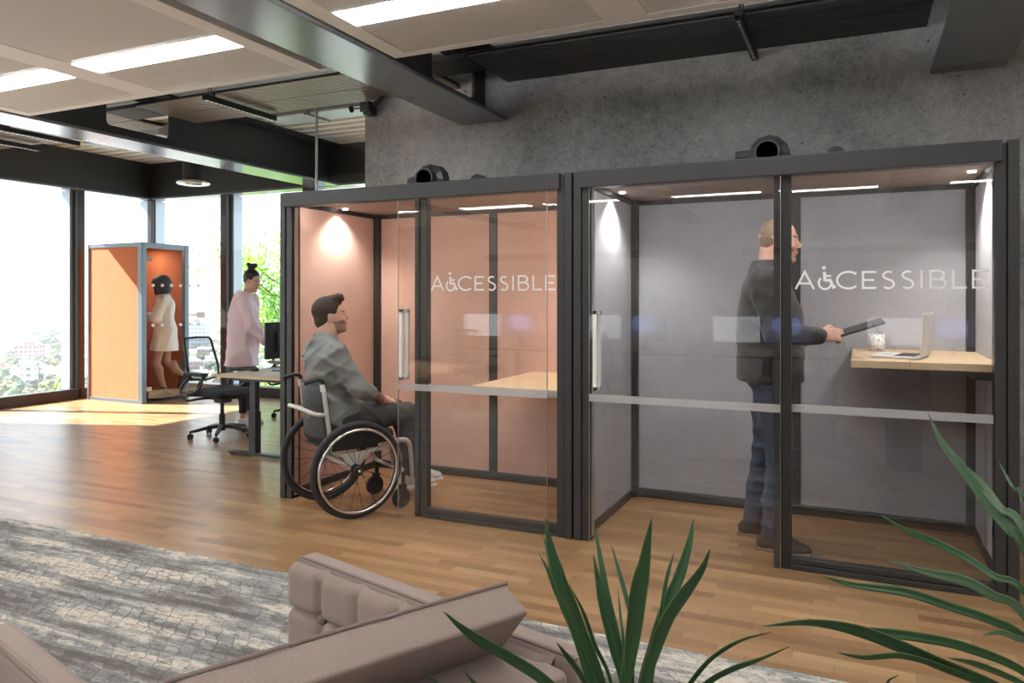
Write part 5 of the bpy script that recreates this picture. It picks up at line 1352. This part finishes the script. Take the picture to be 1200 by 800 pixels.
# ---- 3. woman in the pink coat
def pink_woman():
    J = dict(pelvis=(-.03, 0, .92), neck=(-.02, 0, 1.425), shL=(-.01, .16, 1.345), shR=(-.03, -.16, 1.345),
             elL=(.06, .22, 1.11), wrL=(.22, .17, .91), elR=(.04, -.245, 1.10), wrR=(.22, -.225, .89),
             hipL=(-.02, .085, .88), hipR=(-.03, -.085, .88), knL=(.03, .10, .48), knR=(-.03, -.09, .48), anL=(-.01, .10, .085), anR=(-.06, -.11, .085))
    HM = T(.045, -.01, 1.575) @ RZ(math.radians(-38)) @ RY(math.radians(16)); hs = .94
    skin = skin_mat('skin_light', (.62, .37, .28)); lips = pm('lips_red', (.50,.12,.10), .4); hair = pm('hair_black', (.014,.010,.010), .45, bump=(60, .4, .004))
    lo, hi = bbox(J, .2, 0); hi[2] = 1.72; F = Field(lo, hi, .0065)
    torso(F, J, -.015, fem=True)
    limbs(F, J, [('hipL', 'knL', 'anL'), ('hipR', 'knR', 'anR'), ('shL', 'elL', 'wrL'), ('shR', 'elR', 'wrR')], [(.078, .050, .030)] * 2 + [(.038, .033, .024)] * 2)
    F.cone((-.02, 0, 1.40), (.02, -.004, 1.51), .050, .046, k=.03); head(F, HM, hs, True)
    for s, y in (('R', 1), ('L', -1)): hand(F, dirM(J['wr' + s], (.35, .0, -.9), (.9, 0, .35)) @ RX(y * 1.2) @ (Matrix.Identity(4) if y > 0 else Matrix.Diagonal((1, -1, 1, 1))), .88, (.3, .4, .3))
    o = F.mesh('person', [skin, lips, hair, M_eye], None, face_paint(HM, hs)); tag(o, 'smiling person in pale pink coat, dark hair in a bun, behind the desk', 'person')
    lo = np.array(HM.translation) - np.array((.17, .17, .15)); F = Field(lo, lo + .38, .0055); F.frame(HM)
    F.ell((-.022, 0, .045), (.096, .077, .085), k=.01); F.ell((-.06, 0, .0), (.045, .060, .055), k=.02)
    F.rbox((.108, 0, -.045), (.065, .12, .125), .035, k=.01, op='cut'); F.rbox((.035, 0, -.10), (.065, .12, .085), .02, k=.01, op='cut'); F.ell((.0, .08, -.012), (.026, .03, .034), k=.006, op='cut'); F.ell((.0, -.08, -.012), (.026, .03, .034), k=.006, op='cut')
    F.ell((-.055, 0, .145), (.042, .045, .038), k=.012); F.ell((-.03, .02, .172), (.028, .03, .024), k=.01); F.ell((-.085, -.01, .165), (.026, .03, .022), k=.01)
    F.frame(); F.disp(lambda X: .002 * np.sin(X[:, 2] * 300 + 4 * np.sin(X[:, 0] * 50))); F.mesh('hair', hair, o)
    M_ct = pm('coat_pink', (.78,.60,.64), .9, bump=(140, .15, .002), sheen=.3)
    lo, hi = bbox(J, .30, .5); hi[2] = 1.60; F = Field(lo, hi, .007)
    torso(F, J, .008, k=.05, fem=True)
    for y in (-.05, 0, .05): F.cone((-.045, y, 1.28), (-.065, y * 2.0, .60), .115, .155, k=.06)
    for s in 'LR': F.chain([Vector(J[n + s]) for n in ('sh', 'el', 'wr')], [.062, .052, .044], k=.012)
    F.disp(folds(.026, [((.9, .3, .0), 40, 1), ((.2, .95, .05), 44, 1)], 21)); F.disp(folds(.006, [((.3, .2, .9), 50, 1)], 2))
    F.plane((0, 0, .665), (0, 0, -1)); F.plane((-.02, 0, 1.462), (.25, 0, 1)); F.mesh('coat', M_ct, o, smooth=3)
    M_lg = pm('leggings_dark', (.022,.022,.028), .8); lo, hi = bbox(J, .16, .08); hi[2] = 1.0; F = Field(lo, hi, .0065); F.ell((-.03, 0, .90), (.11, .155, .10), k=.05)
    for s in 'LR':
        a, b, c = (Vector(J[n + s]) for n in ('hip', 'kn', 'an')); F.chain([a, b, b + (c - b) * .4, b + (c - b) * .82], [.088, .058, .055, .040], k=.02)
    F.plane((0, 0, .16), (0, 0, -1)); F.mesh('leggings', M_lg, o)
    M_ws = pm('trainer_white', (.72,.70,.68), .5)
    for s in 'LR':
        q = shoe('trainer', J['an' + s], (1, .2 if s == 'L' else -.45, 0), M_ws, o, .92, M_white)
        d = Vector((1, .2 if s == 'L' else -.45, 0)).normalized(); Mx = dirM(J['an' + s], d, (0, 0, 1)); mb = MB()
        for k in range(3): mb.tube([Mx @ Vector((.01 + .028 * k, sy * .047, -.062)) for sy in (-1,)] + [Mx @ Vector((.03 + .028 * k, -.030, -.018 - .006 * k))], .0045, 6)
        mb.build('stripe', M_black, q)
    o.location = (-6.02, 6.22, 0); o.rotation_euler = (0, 0, math.radians(44)); return o
pink_woman()

# ---- 4. woman stepping into the orange booth
def booth_woman():
    J = dict(pelvis=(-.02, 0, .93), neck=(.0, 0, 1.385), shL=(.0, .16, 1.325), shR=(.0, -.16, 1.325),
             elL=(.06, .20, 1.10), wrL=(.19, .13, 1.13), elR=(.04, -.2, 1.10), wrR=(.22, -.08, 1.10),
             hipL=(-.0, .08, .89), hipR=(-.02, -.08, .89), knL=(.09, .08, .49), knR=(-.02, -.07, .50), anL=(-.02, .08, .125), anR=(-.27, -.05, .27))
    HM = T(.035, 0, 1.53) @ RY(math.radians(10)); hs = .94
    skin = skin_mat('skin_brown', (.36, .19, .125)); lips = pm('lips_brown', (.25,.10,.08), .5); hair = pm('hair_dark_bob', (.012,.009,.008), .6, bump=(70, .5, .004))
    lo, hi = bbox(J, .2, 0); hi[2] = 1.72; F = Field(lo, hi, .0065)
    torso(F, J, -.015, fem=True)
    limbs(F, J, [('hipL', 'knL', 'anL'), ('hipR', 'knR', 'anR'), ('shL', 'elL', 'wrL'), ('shR', 'elR', 'wrR')], [(.085, .052, .031)] * 2 + [(.038, .033, .024)] * 2)
    for s in 'LR':
        a, c = Vector(J['kn' + s]), Vector(J['an' + s]); F.ell(a + (c - a) * .32 + Vector((-.018, 0, 0)), (.045, .045, .09), k=.03)
    F.cone((.0, 0, 1.34), (.012, 0, 1.47), .050, .046, k=.03); head(F, HM, hs, True)
    hand(F, dirM(J['wrL'], (.9, -.1, .5), (.3, 1, -.3)) @ Matrix.Diagonal((1, -1, 1, 1)), .88, (.6, .7, .5), thumb=.6); hand(F, dirM(J['wrR'], (.9, .35, .2), (-.2, 0, 1)), .88, (.3, .4, .4))
    o = F.mesh('person', [skin, lips, hair, M_eye], None, face_paint(HM, hs)); tag(o, 'person with black bobbed hair in a cream belted dress stepping into the orange booth', 'person')
    lo = np.array(HM.translation) - .19; F = Field(lo, lo + .38, .0055); F.frame(HM)
    F.ell((-.012, 0, .042), (.128, .115, .112), k=.01); F.ell((-.030, 0, -.040), (.100, .100, .080), k=.04); F.ell((.045, 0, -.066), (.062, .066, .055), k=.03)
    F.rbox((.118, 0, -.020), (.030, .040, .050), .02, k=.01, op='cut')
    F.frame(); F.disp(lambda X: .003 * np.sin(X[:, 0] * 150) * np.sin(X[:, 1] * 140) * np.sin(X[:, 2] * 130)); F.mesh('hair', hair, o)
    M_dr = pm('dress_cream', (.74,.66,.55), .85, bump=(120, .2, .002)); lo, hi = bbox(J, .24, .5); hi[2] = 1.5; F = Field(lo, hi, .0065)
    torso(F, J, .014, k=.05, fem=True)
    for y in (-.05, .05): F.cone((-.01, y, 1.02), (.02, y * 1.3, .62), .105, .150, k=.05)
    F.cone((-.02, -.06, .92), (-.05, -.06, .64), .12, .12, k=.06)
    for s in 'LR':
        sh, el, wr = (Vector(J[n + s]) for n in ('sh', 'el', 'wr')); F.chain([sh, el, el + (wr - el) * .92], [.058, .055, .046], k=.025)
    F.disp(folds(.012, [((.9, .2, .1), 60, 1), ((.1, .9, .2), 66, 1)], 31)); F.plane((0, 0, .655), (.05, 0, -1)); F.plane((0, 0, 1.42), (0, 0, 1)); d = F.mesh('dress', M_dr, o, smooth=3)
    b = MB(); b.tube([(.122 * math.cos(t), .148 * math.sin(t), 1.03) for t in [i * 2 * pi / 24 for i in range(24)]], 1, 6, closed=True, flat=(.012, .04)); b.tube([(.03, .16, 1.03), (.06, .175, .95), (.05, .178, .84)], 1, 6, flat=(.03, .01)); b.tube([(.03, .16, 1.03), (.0, .175, .94), (-.01, .175, .88)], 1, 6, flat=(.03, .01)); b.build('belt', M_dr, d, smooth=True)
    M_hl = pm('heel_black', (.02,.02,.02), .4)
    def heel(an, dr, mt):
        M = dirM(an, dr, (0, 0, 1) if abs(Vector(dr).normalized().z) < .8 else (-1, 0, 0)); F = Field(np.array(an) - .26, np.array(an) + .26, .0055); F.frame(M)
        F.chain([(-.03, 0, -.035), (.04, 0, -.05), (.12, 0, -.055), (.16, 0, -.058)], [.030, .028, .026, .016], k=.015); F.cone((0, 0, -.02), (0, 0, .05), .036, .034, k=.015); F.cone((-.045, 0, -.05), (-.06 , 0, -.115), .014, .008, k=.01); F.frame(); F.mesh('ankle_boot', mt, o)
    heel((J['anL'][0], J['anL'][1], .115), (.96, 0, -.28), M_hl); heel(J['anR'], (.25, 0, -.95), M_hl)
    o.location = (-8.60, 7.33, .022); o.rotation_euler = (0, 0, math.radians(221)); return o
bw = booth_woman()
R_ = RZ(math.radians(221)); hp = Vector(bw.location) + (R_ @ Vector((.275, .125, 1.20)))
ph = MB().box((-.075, -.036, -.004), (.075, .036, .004)).build('phone', M_black, bevel=.003); ph.location = hp; ph.rotation_euler = (0, math.radians(-50), math.radians(229)); tag(ph, 'black smartphone held by the person stepping into the orange booth', 'phone')
# ------------------------------------------------------------------ outside: terrace tree, city, hills
GZ = -46.0
M_leafg = pm('tree_leaf', (.10,.30,.03), .5); b = M_leafg.node_tree.nodes['Principled BSDF']; b.inputs['Transmission Weight'].default_value = 0.0
def leafmat():
    m, nt, b = nmat('leaf_translucent'); L = nt.links.new; out = nt.nodes.get('Material Output')
    tr = N(nt, 'ShaderNodeBsdfTranslucent'); tr.inputs[0].default_value = (.42, .70, .10, 1); b.inputs['Base Color'].default_value = (.20, .38, .07, 1); b.inputs['Roughness'].default_value = .5
    mx = N(nt, 'ShaderNodeMixShader'); mx.inputs[0].default_value = .45; L(b.outputs[0], mx.inputs[1]); L(tr.outputs[0], mx.inputs[2]); L(mx.outputs[0], out.inputs[0]); return m
M_lt = leafmat(); M_bark = pm('bark', (.09,.065,.045), .9)
o = MB().box((-26, YB + .6, -3.4), (2, YB + 10, -3.0)).build('terrace', pm('terrace_stone', (.35,.34,.32), .9)); tag(o, 'stone roof terrace below the far window', 'terrace', kind='structure')
def big_tree(loc, label, H, R, nl, seed):
    r = random.Random(seed); o = thing('tree', label, 'tree', loc)
    tr = MB(); tips = []
    tr.tube([(0, 0, 0), (.05, .03, H * .3), (0, .08, H * .6)], [.13, .10, .07], 8)
    for k in range(26):
        a = r.uniform(0, 2 * pi); z0 = H * r.uniform(.22, .62); el = r.uniform(.1, 1.1); L = R * r.uniform(.6, 1.05)
        p0 = Vector((.02, .05, z0)); p2 = p0 + Vector((math.cos(a) * math.cos(el), math.sin(a) * math.cos(el), math.sin(el))) * L; p1 = (p0 + p2) / 2 + Vector((0, 0, -.08 * L))
        tr.tube([p0, p1, p2], [.035, .02, .008], 6); tips += [p0 + (p2 - p0) * t for t in (.4, .55, .7, .8, .9, 1.0)]
        for q in range(4):
            c = p0 + (p2 - p0) * r.uniform(.4, 1); e = c + Vector((r.gauss(0, 1), r.gauss(0, 1), r.gauss(0, .8))) * R * .16; tr.tube([c, e], [.010, .004], 5); tips += [e, (c + e) / 2]
    tr.build('trunk', M_bark, o)
    lf = MB(); vs = []; fs = []
    for k in range(nl):
        c = r.choice(tips) + Vector((r.gauss(0, 1), r.gauss(0, 1), r.gauss(0, 1))) * R * .085
        s = r.uniform(.035, .06); M = Matrix.Translation(c) @ Matrix.Rotation(r.uniform(0, 6.28), 4, 'Z') @ Matrix.Rotation(r.gauss(0, .8), 4, 'X')
        i = len(vs); vs += [M @ Vector(p) for p in ((0, -s, 0), (s * .5, 0, s * .12), (0, s, 0), (-s * .5, 0, s * .12))]; fs.append((i, i + 1, i + 2, i + 3))
    lf.add(vs, fs); lf.build('foliage', M_lt, o); return o
big_tree((-10.6, 12.3, -3.0), 'leafy bright green tree growing outside the far window behind the person in pink', 7.8, 2.1, 17000, 4)
big_tree((-14.6, 9.3, -3.0), 'tips of a bright green bush outside the window at the edge of the picture', 3.1, 1.2, 1500, 9)

# ground with haze-softened far hills
def ground_mat():
    m, nt, b = nmat('city_ground'); L = nt.links.new
    tc = N(nt, 'ShaderNodeTexCoord')
    v = N(nt, 'ShaderNodeTexVoronoi'); v.inputs['Scale'].default_value = .028; n = N(nt, 'ShaderNodeTexNoise'); n.inputs['Scale'].default_value = .012; n.inputs['Detail'].default_value = 8
    for q in (v, n): L(tc.outputs['Object'], q.inputs['Vector'])
    sc = N(nt, 'ShaderNodeSeparateColor'); L(v.outputs['Color'], sc.inputs[0])
    f = mth(nt, 'ADD', mth(nt, 'MULTIPLY', sc.outputs[0], .5), mth(nt, 'MULTIPLY', n.outputs['Fac'], .6))
    cr = N(nt, 'ShaderNodeValToRGB'); L(f, cr.inputs[0]); e = cr.color_ramp.elements; e[0].position = .3; e[0].color = (.08, .11, .05, 1); e[1].position = .8; e[1].color = (.50, .48, .46, 1)
    x = e.new(.48); x.color = (.13, .15, .09, 1); x = e.new(.58); x.color = (.36, .35, .34, 1)
    L(cr.outputs[0], b.inputs['Base Color']); b.inputs['Roughness'].default_value = .95; return m
o = MB().box((-7000, -200, GZ - 2), (200, 7000, GZ)).build('ground', ground_mat()); tag(o, 'city ground far below the windows', 'ground', kind='structure')
hl = MB(); vs = []; nn = 60
for i in range(nn + 1):
    a = math.radians(100 + 75 * i / nn); D = 5600; h = 40 + 34 * math.sin(i * .31 + 1) + 22 * math.sin(i * .83) + 9 * math.sin(i * 2.1)
    for (dd, hh) in ((0, GZ), (500, max(6, h) + GZ * .15), (1400, GZ)): vs.append((math.cos(a) * (D + dd), math.sin(a) * (D + dd), hh))
hl.add(vs, [(i * 3 + k, (i + 1) * 3 + k, (i + 1) * 3 + k + 1, i * 3 + k + 1) for i in range(nn) for k in range(2)])
o = hl.build('hills', pm('hill_green', (.16,.22,.17), .95), smooth=True); tag(o, 'low wooded hills on the hazy skyline', 'hills', kind='structure')

def facade(name, wall, win, sx, sz, fr=.5):
    m, nt, b = nmat(name); L = nt.links.new
    tc = N(nt, 'ShaderNodeTexCoord'); sp = N(nt, 'ShaderNodeSeparateXYZ'); L(tc.outputs['Object'], sp.inputs[0])
    h = mth(nt, 'ADD', sp.outputs[0], sp.outputs[1])
    a = mth(nt, 'LESS_THAN', mth(nt, 'FRACT', mth(nt, 'MULTIPLY', h, 1 / sx)), fr); c = mth(nt, 'LESS_THAN', mth(nt, 'FRACT', mth(nt, 'MULTIPLY', sp.outputs[2], 1 / sz)), .45)
    g = N(nt, 'ShaderNodeNewGeometry'); gs = N(nt, 'ShaderNodeSeparateXYZ'); L(g.outputs['Normal'], gs.inputs[0]); side = mth(nt, 'LESS_THAN', mth(nt, 'ABSOLUTE', gs.outputs[2]), .5)
    k = mth(nt, 'MULTIPLY', mth(nt, 'MULTIPLY', a, c), side)
    mx = N(nt, 'ShaderNodeMix', data_type='RGBA'); L(k, mx.inputs[0]); mx.inputs[6].default_value = wall + (1,); mx.inputs[7].default_value = win + (1,)
    L(mx.outputs[2], b.inputs['Base Color']); b.inputs['Roughness'].default_value = .8; return m
FA = [facade('render_white', (.62,.61,.60), (.16,.18,.22), 4, 3.2), facade('render_cream', (.55,.50,.46), (.18,.17,.20), 5, 3.0), facade('brick_pink', (.40,.25,.23), (.12,.11,.13), 3.4, 3.1),
      facade('block_grey', (.36,.38,.42), (.10,.12,.16), 3, 3.3), facade('slab_blue', (.30,.34,.40), (.08,.10,.14), 3.5, 3.5, .7)]
M_roofs = [pm('roof_white', (.6,.6,.6), .8), pm('roof_red', (.33,.16,.12), .8), pm('roof_slate', (.15,.16,.18), .8)]
def polar(deg, D, z=GZ):
    """direction measured from +y towards -x"""
    a = math.radians(deg); return Vector((-math.sin(a) * D, math.cos(a) * D, z))
def building(loc, w, d, h, rz, fm, roof, label, group=None, gable=False, name='building', detail=False):
    o = thing(name, label, 'building', loc, rz, group)
    MB().box((-w / 2, -d / 2, 0), (w / 2, d / 2, h)).build('walls', fm, o)
    r = MB()
    if gable: r.prism([(-d / 2 - .5, h), (d / 2 + .5, h), (0, h + d * .32)], 'x', -w / 2 - .4, w / 2 + .4)
    else:
        r.box((-w / 2 - .2, -d / 2 - .2, h), (w / 2 + .2, d / 2 + .2, h + .8)); r.box((-w * .18, -d * .2, h + .8), (w * .1, d * .15, h + 3.2))
    r.build('roof', roof, o); return o
def px_deg(px): return 24.7 + math.degrees(math.atan((600 - px) / 880))
def place(px, py):
    """ground spot seen at that place in the window, returned with its range"""
    d = 880 * (EYE - GZ) / (py - HY); s = (px - 600) / 880 * d; return Vector((s * CT - d * ST, s * ST + d * CT, GZ)), d
r = random.Random(12); TAKEN = []
def free(p, rad, f=1.0):
    for (x, y, q) in TAKEN:
        if math.hypot(p.x - x, p.y - y) < (rad + q) * f: return False
    TAKEN.append((p.x, p.y, rad)); return True
# named landmarks
p, d = place(8, 392); TAKEN.append((p.x, p.y, .5 * max(d * 26 / 880, 14))); building(p, d * 26 / 880, 14, d * 49 / 880, math.radians(35), FA[3], M_roofs[0], 'tall grey apartment slab with a grid of windows at the edge of the window view')
p, d = place(61, 396); TAKEN.append((p.x, p.y, .5 * max(d * 18 / 880, 18))); building(p, d * 18 / 880, 18, d * 31 / 880, math.radians(40), FA[0], M_roofs[0], 'white tower block standing clear of the trees in the window view')
p, d = place(27, 388); TAKEN.append((p.x, p.y, .5 * max(d * 20 / 880, 12))); building(p, d * 20 / 880, 12, d * 22 / 880, math.radians(30), facade('block_violet', (.20,.18,.24), (.1,.1,.14), 4, 3), M_roofs[2], 'dark violet angular block between the slab and the white tower', gable=True)
p, d = place(15, 408); TAKEN.append((p.x, p.y, .5 * max(d * 40 / 880, 40))); building(p, d * 40 / 880, 40, d * 12 / 880, math.radians(48), facade('hall_pale', (.48,.52,.55), (.4,.45,.5), 9, 9), M_roofs[0], 'long pale hall roof in front of the grey slab')
p, d = place(36, 422); TAKEN.append((p.x, p.y, .5 * max(d * 24 / 880, 12))); building(p, d * 24 / 880, 12, d * 17 / 880, math.radians(25), FA[2], M_roofs[1], 'pink brick house between the hall and the trees')
p, d = place(36, 455); TAKEN.append((p.x, p.y, .5 * max(5.5, 5.5))); building(p, 5.5, 5.5, d * 26 / 880, math.radians(40), FA[0], M_roofs[2], 'slim white church tower with a slate cap among the trees', gable=True, name='church_tower')
p, d = place(232, 408); TAKEN.append((p.x, p.y, .5 * max(d * 22 / 880, 12))); building(p, d * 22 / 880, 12, d * 30 / 880, math.radians(30), FA[4], M_roofs[2], 'blue grey office block seen past the booth door')
# the many small blocks
lab = 'small pale building among the crowded city blocks below the windows'
far_lab = 'distant building in the haze near the skyline'
n = 0
rows = [(452, 9, 13), (436, 10, 10), (424, 12, 10), (414, 14, 9), (404, 15, 8), (396, 16, 7), (389, 17, 6.5)]
for (py, cnt, hp) in rows:
    for k in range(cnt):
        px = -60 + (430 / cnt) * (k + r.uniform(.1, .9))
        if 100 < px < 215 and r.random() < .8: continue
        p, d = place(px, py + r.uniform(-4, 4)); h = max(5, d * hp * r.uniform(.6, 1.25) / 880)
        bw_, bd_ = d * r.uniform(8, 20) / 880, d * r.uniform(6, 11) / 880
        if not free(p, .5 * math.hypot(bw_, bd_)): continue
        building(p, bw_, bd_, h, math.radians(r.uniform(15, 65)), r.choice(FA[:3] if r.random() < .8 else FA), r.choice(M_roofs[:2] + [M_roofs[0]] * 3), lab, 'city blocks below the windows', gable=r.random() < .3); n += 1
for (py, cnt, hp) in [(382, 18, 6), (376, 20, 6), (370, 20, 5), (365, 20, 5), (360, 18, 5)]:
    for k in range(cnt):
        px = -60 + (430 / cnt) * (k + r.uniform(.1, .9))
        if 100 < px < 215 and r.random() < .8: continue
        p, d = place(px, py + r.uniform(-2, 2)); h = d * hp * r.uniform(.5, 1.3) / 880
        bw_, bd_ = d * r.uniform(5, 13) / 880, d * 4 / 880
        if not free(p, .5 * math.hypot(bw_, bd_)): continue
        building(p, bw_, bd_, h, math.radians(r.uniform(15, 65)), r.choice(FA), M_roofs[0], far_lab, 'distant buildings near the skyline')
# trees of the city
M_tg = [pm('crown_green', (.10,.14,.055), .9, var=(.25, .5)), pm('crown_olive', (.17,.15,.06), .9, var=(.25, .5)), pm('crown_dark', (.07,.10,.06), .9, var=(.25, .5))]
def crown(name, seed, mat):
    rr = random.Random(seed); bm = bmesh.new(); bmesh.ops.create_icosphere(bm, subdivisions=3, radius=1)
    ph = [rr.uniform(0, 6) for _ in range(6)]
    for v in bm.verts:
        c = v.co; k = 1 + .14 * math.sin(c.x * 5 + ph[0]) * math.sin(c.y * 5 + ph[1]) + .12 * math.sin(c.z * 7 + ph[2] + c.x * 3) + .08 * math.sin(c.x * 13 + ph[3]) * math.sin(c.y * 12 + ph[4]) + rr.uniform(-.05, .05)
        v.co = c * k; v.co.z *= .85
    me = bpy.data.meshes.new(name); bm.to_mesh(me); bm.free(); me.materials.append(mat); return me
CR = [crown('crown', i, M_tg[i % 3]) for i in range(6)]; tm = MB().tube([(0, 0, 0), (0, 0, 1)], .12, 7); TR = tm.build('trunk', M_bark); tme = TR.data; bpy.data.objects.remove(TR)
def ctree(p, rad, label, group, i):
    o = thing('tree', label, 'tree', p, r.uniform(0, 6), group); c = bpy.data.objects.new('crown', CR[i]); COL.objects.link(c); c.parent = o; c.scale = (rad, rad, rad); c.location = (0, 0, rad * 1.25)
    t = bpy.data.objects.new('trunk', tme); COL.objects.link(t); t.parent = o; t.scale = (rad, rad, rad * .8)
clumps = [(10, 456, 18, 8), (22, 452, 12, 8), (30, 450, 10, 7), (62, 456, 12, 9), (70, 452, 10, 8), (98, 455, 4, 8), (64, 417, 9, 6), (18, 421, 8, 5), (30, 421, 6, 4), (45, 398, 8, 6), (52, 392, 6, 6), (232, 452, 12, 9), (250, 448, 8, 8), (240, 425, 8, 6), (255, 408, 8, 5), (228, 400, 6, 4), (300, 440, 10, 8), (318, 420, 8, 6), (40, 380, 8, 4), (20, 378, 6, 3), (240, 385, 8, 4)]
for (px, py, n, rp) in clumps:
    for k in range(n * 3):
        p, d = place(px + r.gauss(0, 11), py + 6 + r.gauss(0, 4)); rad = d * rp * r.uniform(.6, 1.1) / 880
        if not free(p, rad * 1.2): continue
        ctree(p, rad, 'round green tree in the city clumps below the windows', 'trees between the city blocks', r.randrange(6))

# ------------------------------------------------------------------ light, sky, camera
W = bpy.data.worlds.new('sky'); SC.world = W; W.use_nodes = True; nt = W.node_tree; L = nt.links.new
bg = nt.nodes['Background']; tc = N(nt, 'ShaderNodeTexCoord'); sp = N(nt, 'ShaderNodeSeparateXYZ'); L(tc.outputs['Generated'], sp.inputs[0])
cr = N(nt, 'ShaderNodeValToRGB'); L(mth(nt, 'ADD', mth(nt, 'MULTIPLY', sp.outputs[2], 1.0), .1), cr.inputs[0]); e = cr.color_ramp.elements
e[0].position = .08; e[0].color = (.72, .86, .97, 1); e[1].position = .6; e[1].color = (.62, .78, 1.0, 1); x = e.new(.16); x.color = (.88, .95, 1, 1); x = e.new(.3); x.color = (.90, .96, 1, 1)
L(cr.outputs[0], bg.inputs[0]); bg.inputs[1].default_value = 1.35
s = bpy.data.lights.new('sun', 'SUN'); s.energy = 10.5; s.angle = math.radians(.6); s.color = (1, .965, .91); so = bpy.data.objects.new('sun', s); COL.objects.link(so)
so.rotation_euler = Vector((1, .34, -.92)).to_track_quat('-Z', 'Y').to_euler()
HAZE = .0003
# haze over the city, starting well outside the building
hz = MB().box((-6900, -150, GZ + .5), (-75, 6900, 45)).build('haze', M_bark); hm, hnt, hb = nmat('haze_air'); hnt.nodes.remove(hb)
vs_ = N(hnt, 'ShaderNodeVolumeScatter'); vs_.inputs['Density'].default_value = HAZE; vs_.inputs['Color'].default_value = (.97, .985, 1, 1); vs_.inputs['Anisotropy'].default_value = .0
hnt.links.new(vs_.outputs[0], hnt.nodes['Material Output'].inputs['Volume']); hz.data.materials.clear(); hz.data.materials.append(hm)
tag(hz, 'pale summer haze lying over the city outside the windows', 'haze', kind='structure')
cam = bpy.data.cameras.new('camera'); co = bpy.data.objects.new('camera', cam); COL.objects.link(co); SC.camera = co
co.location = (0, 0, EYE); co.rotation_euler = (pi / 2, 0, math.radians(24.7)); cam.sensor_width = 36; cam.lens = 36 * FPX / 1200
cam.shift_y = -(400 - HY) / 1200; cam.clip_end = 20000; cam.clip_start = .05
SC.view_settings.view_transform = 'Standard'; SC.view_settings.look = 'None'; SC.view_settings.gamma = 1; SC.view_settings.use_curve_mapping = False
SC.view_settings.exposure = 1.3
cy = SC.cycles; cy.max_bounces = 8; cy.diffuse_bounces = 4; cy.glossy_bounces = 4; cy.transparent_max_bounces = 24; cy.caustics_reflective = False; cy.caustics_refractive = False; cy.sample_clamp_indirect = 6
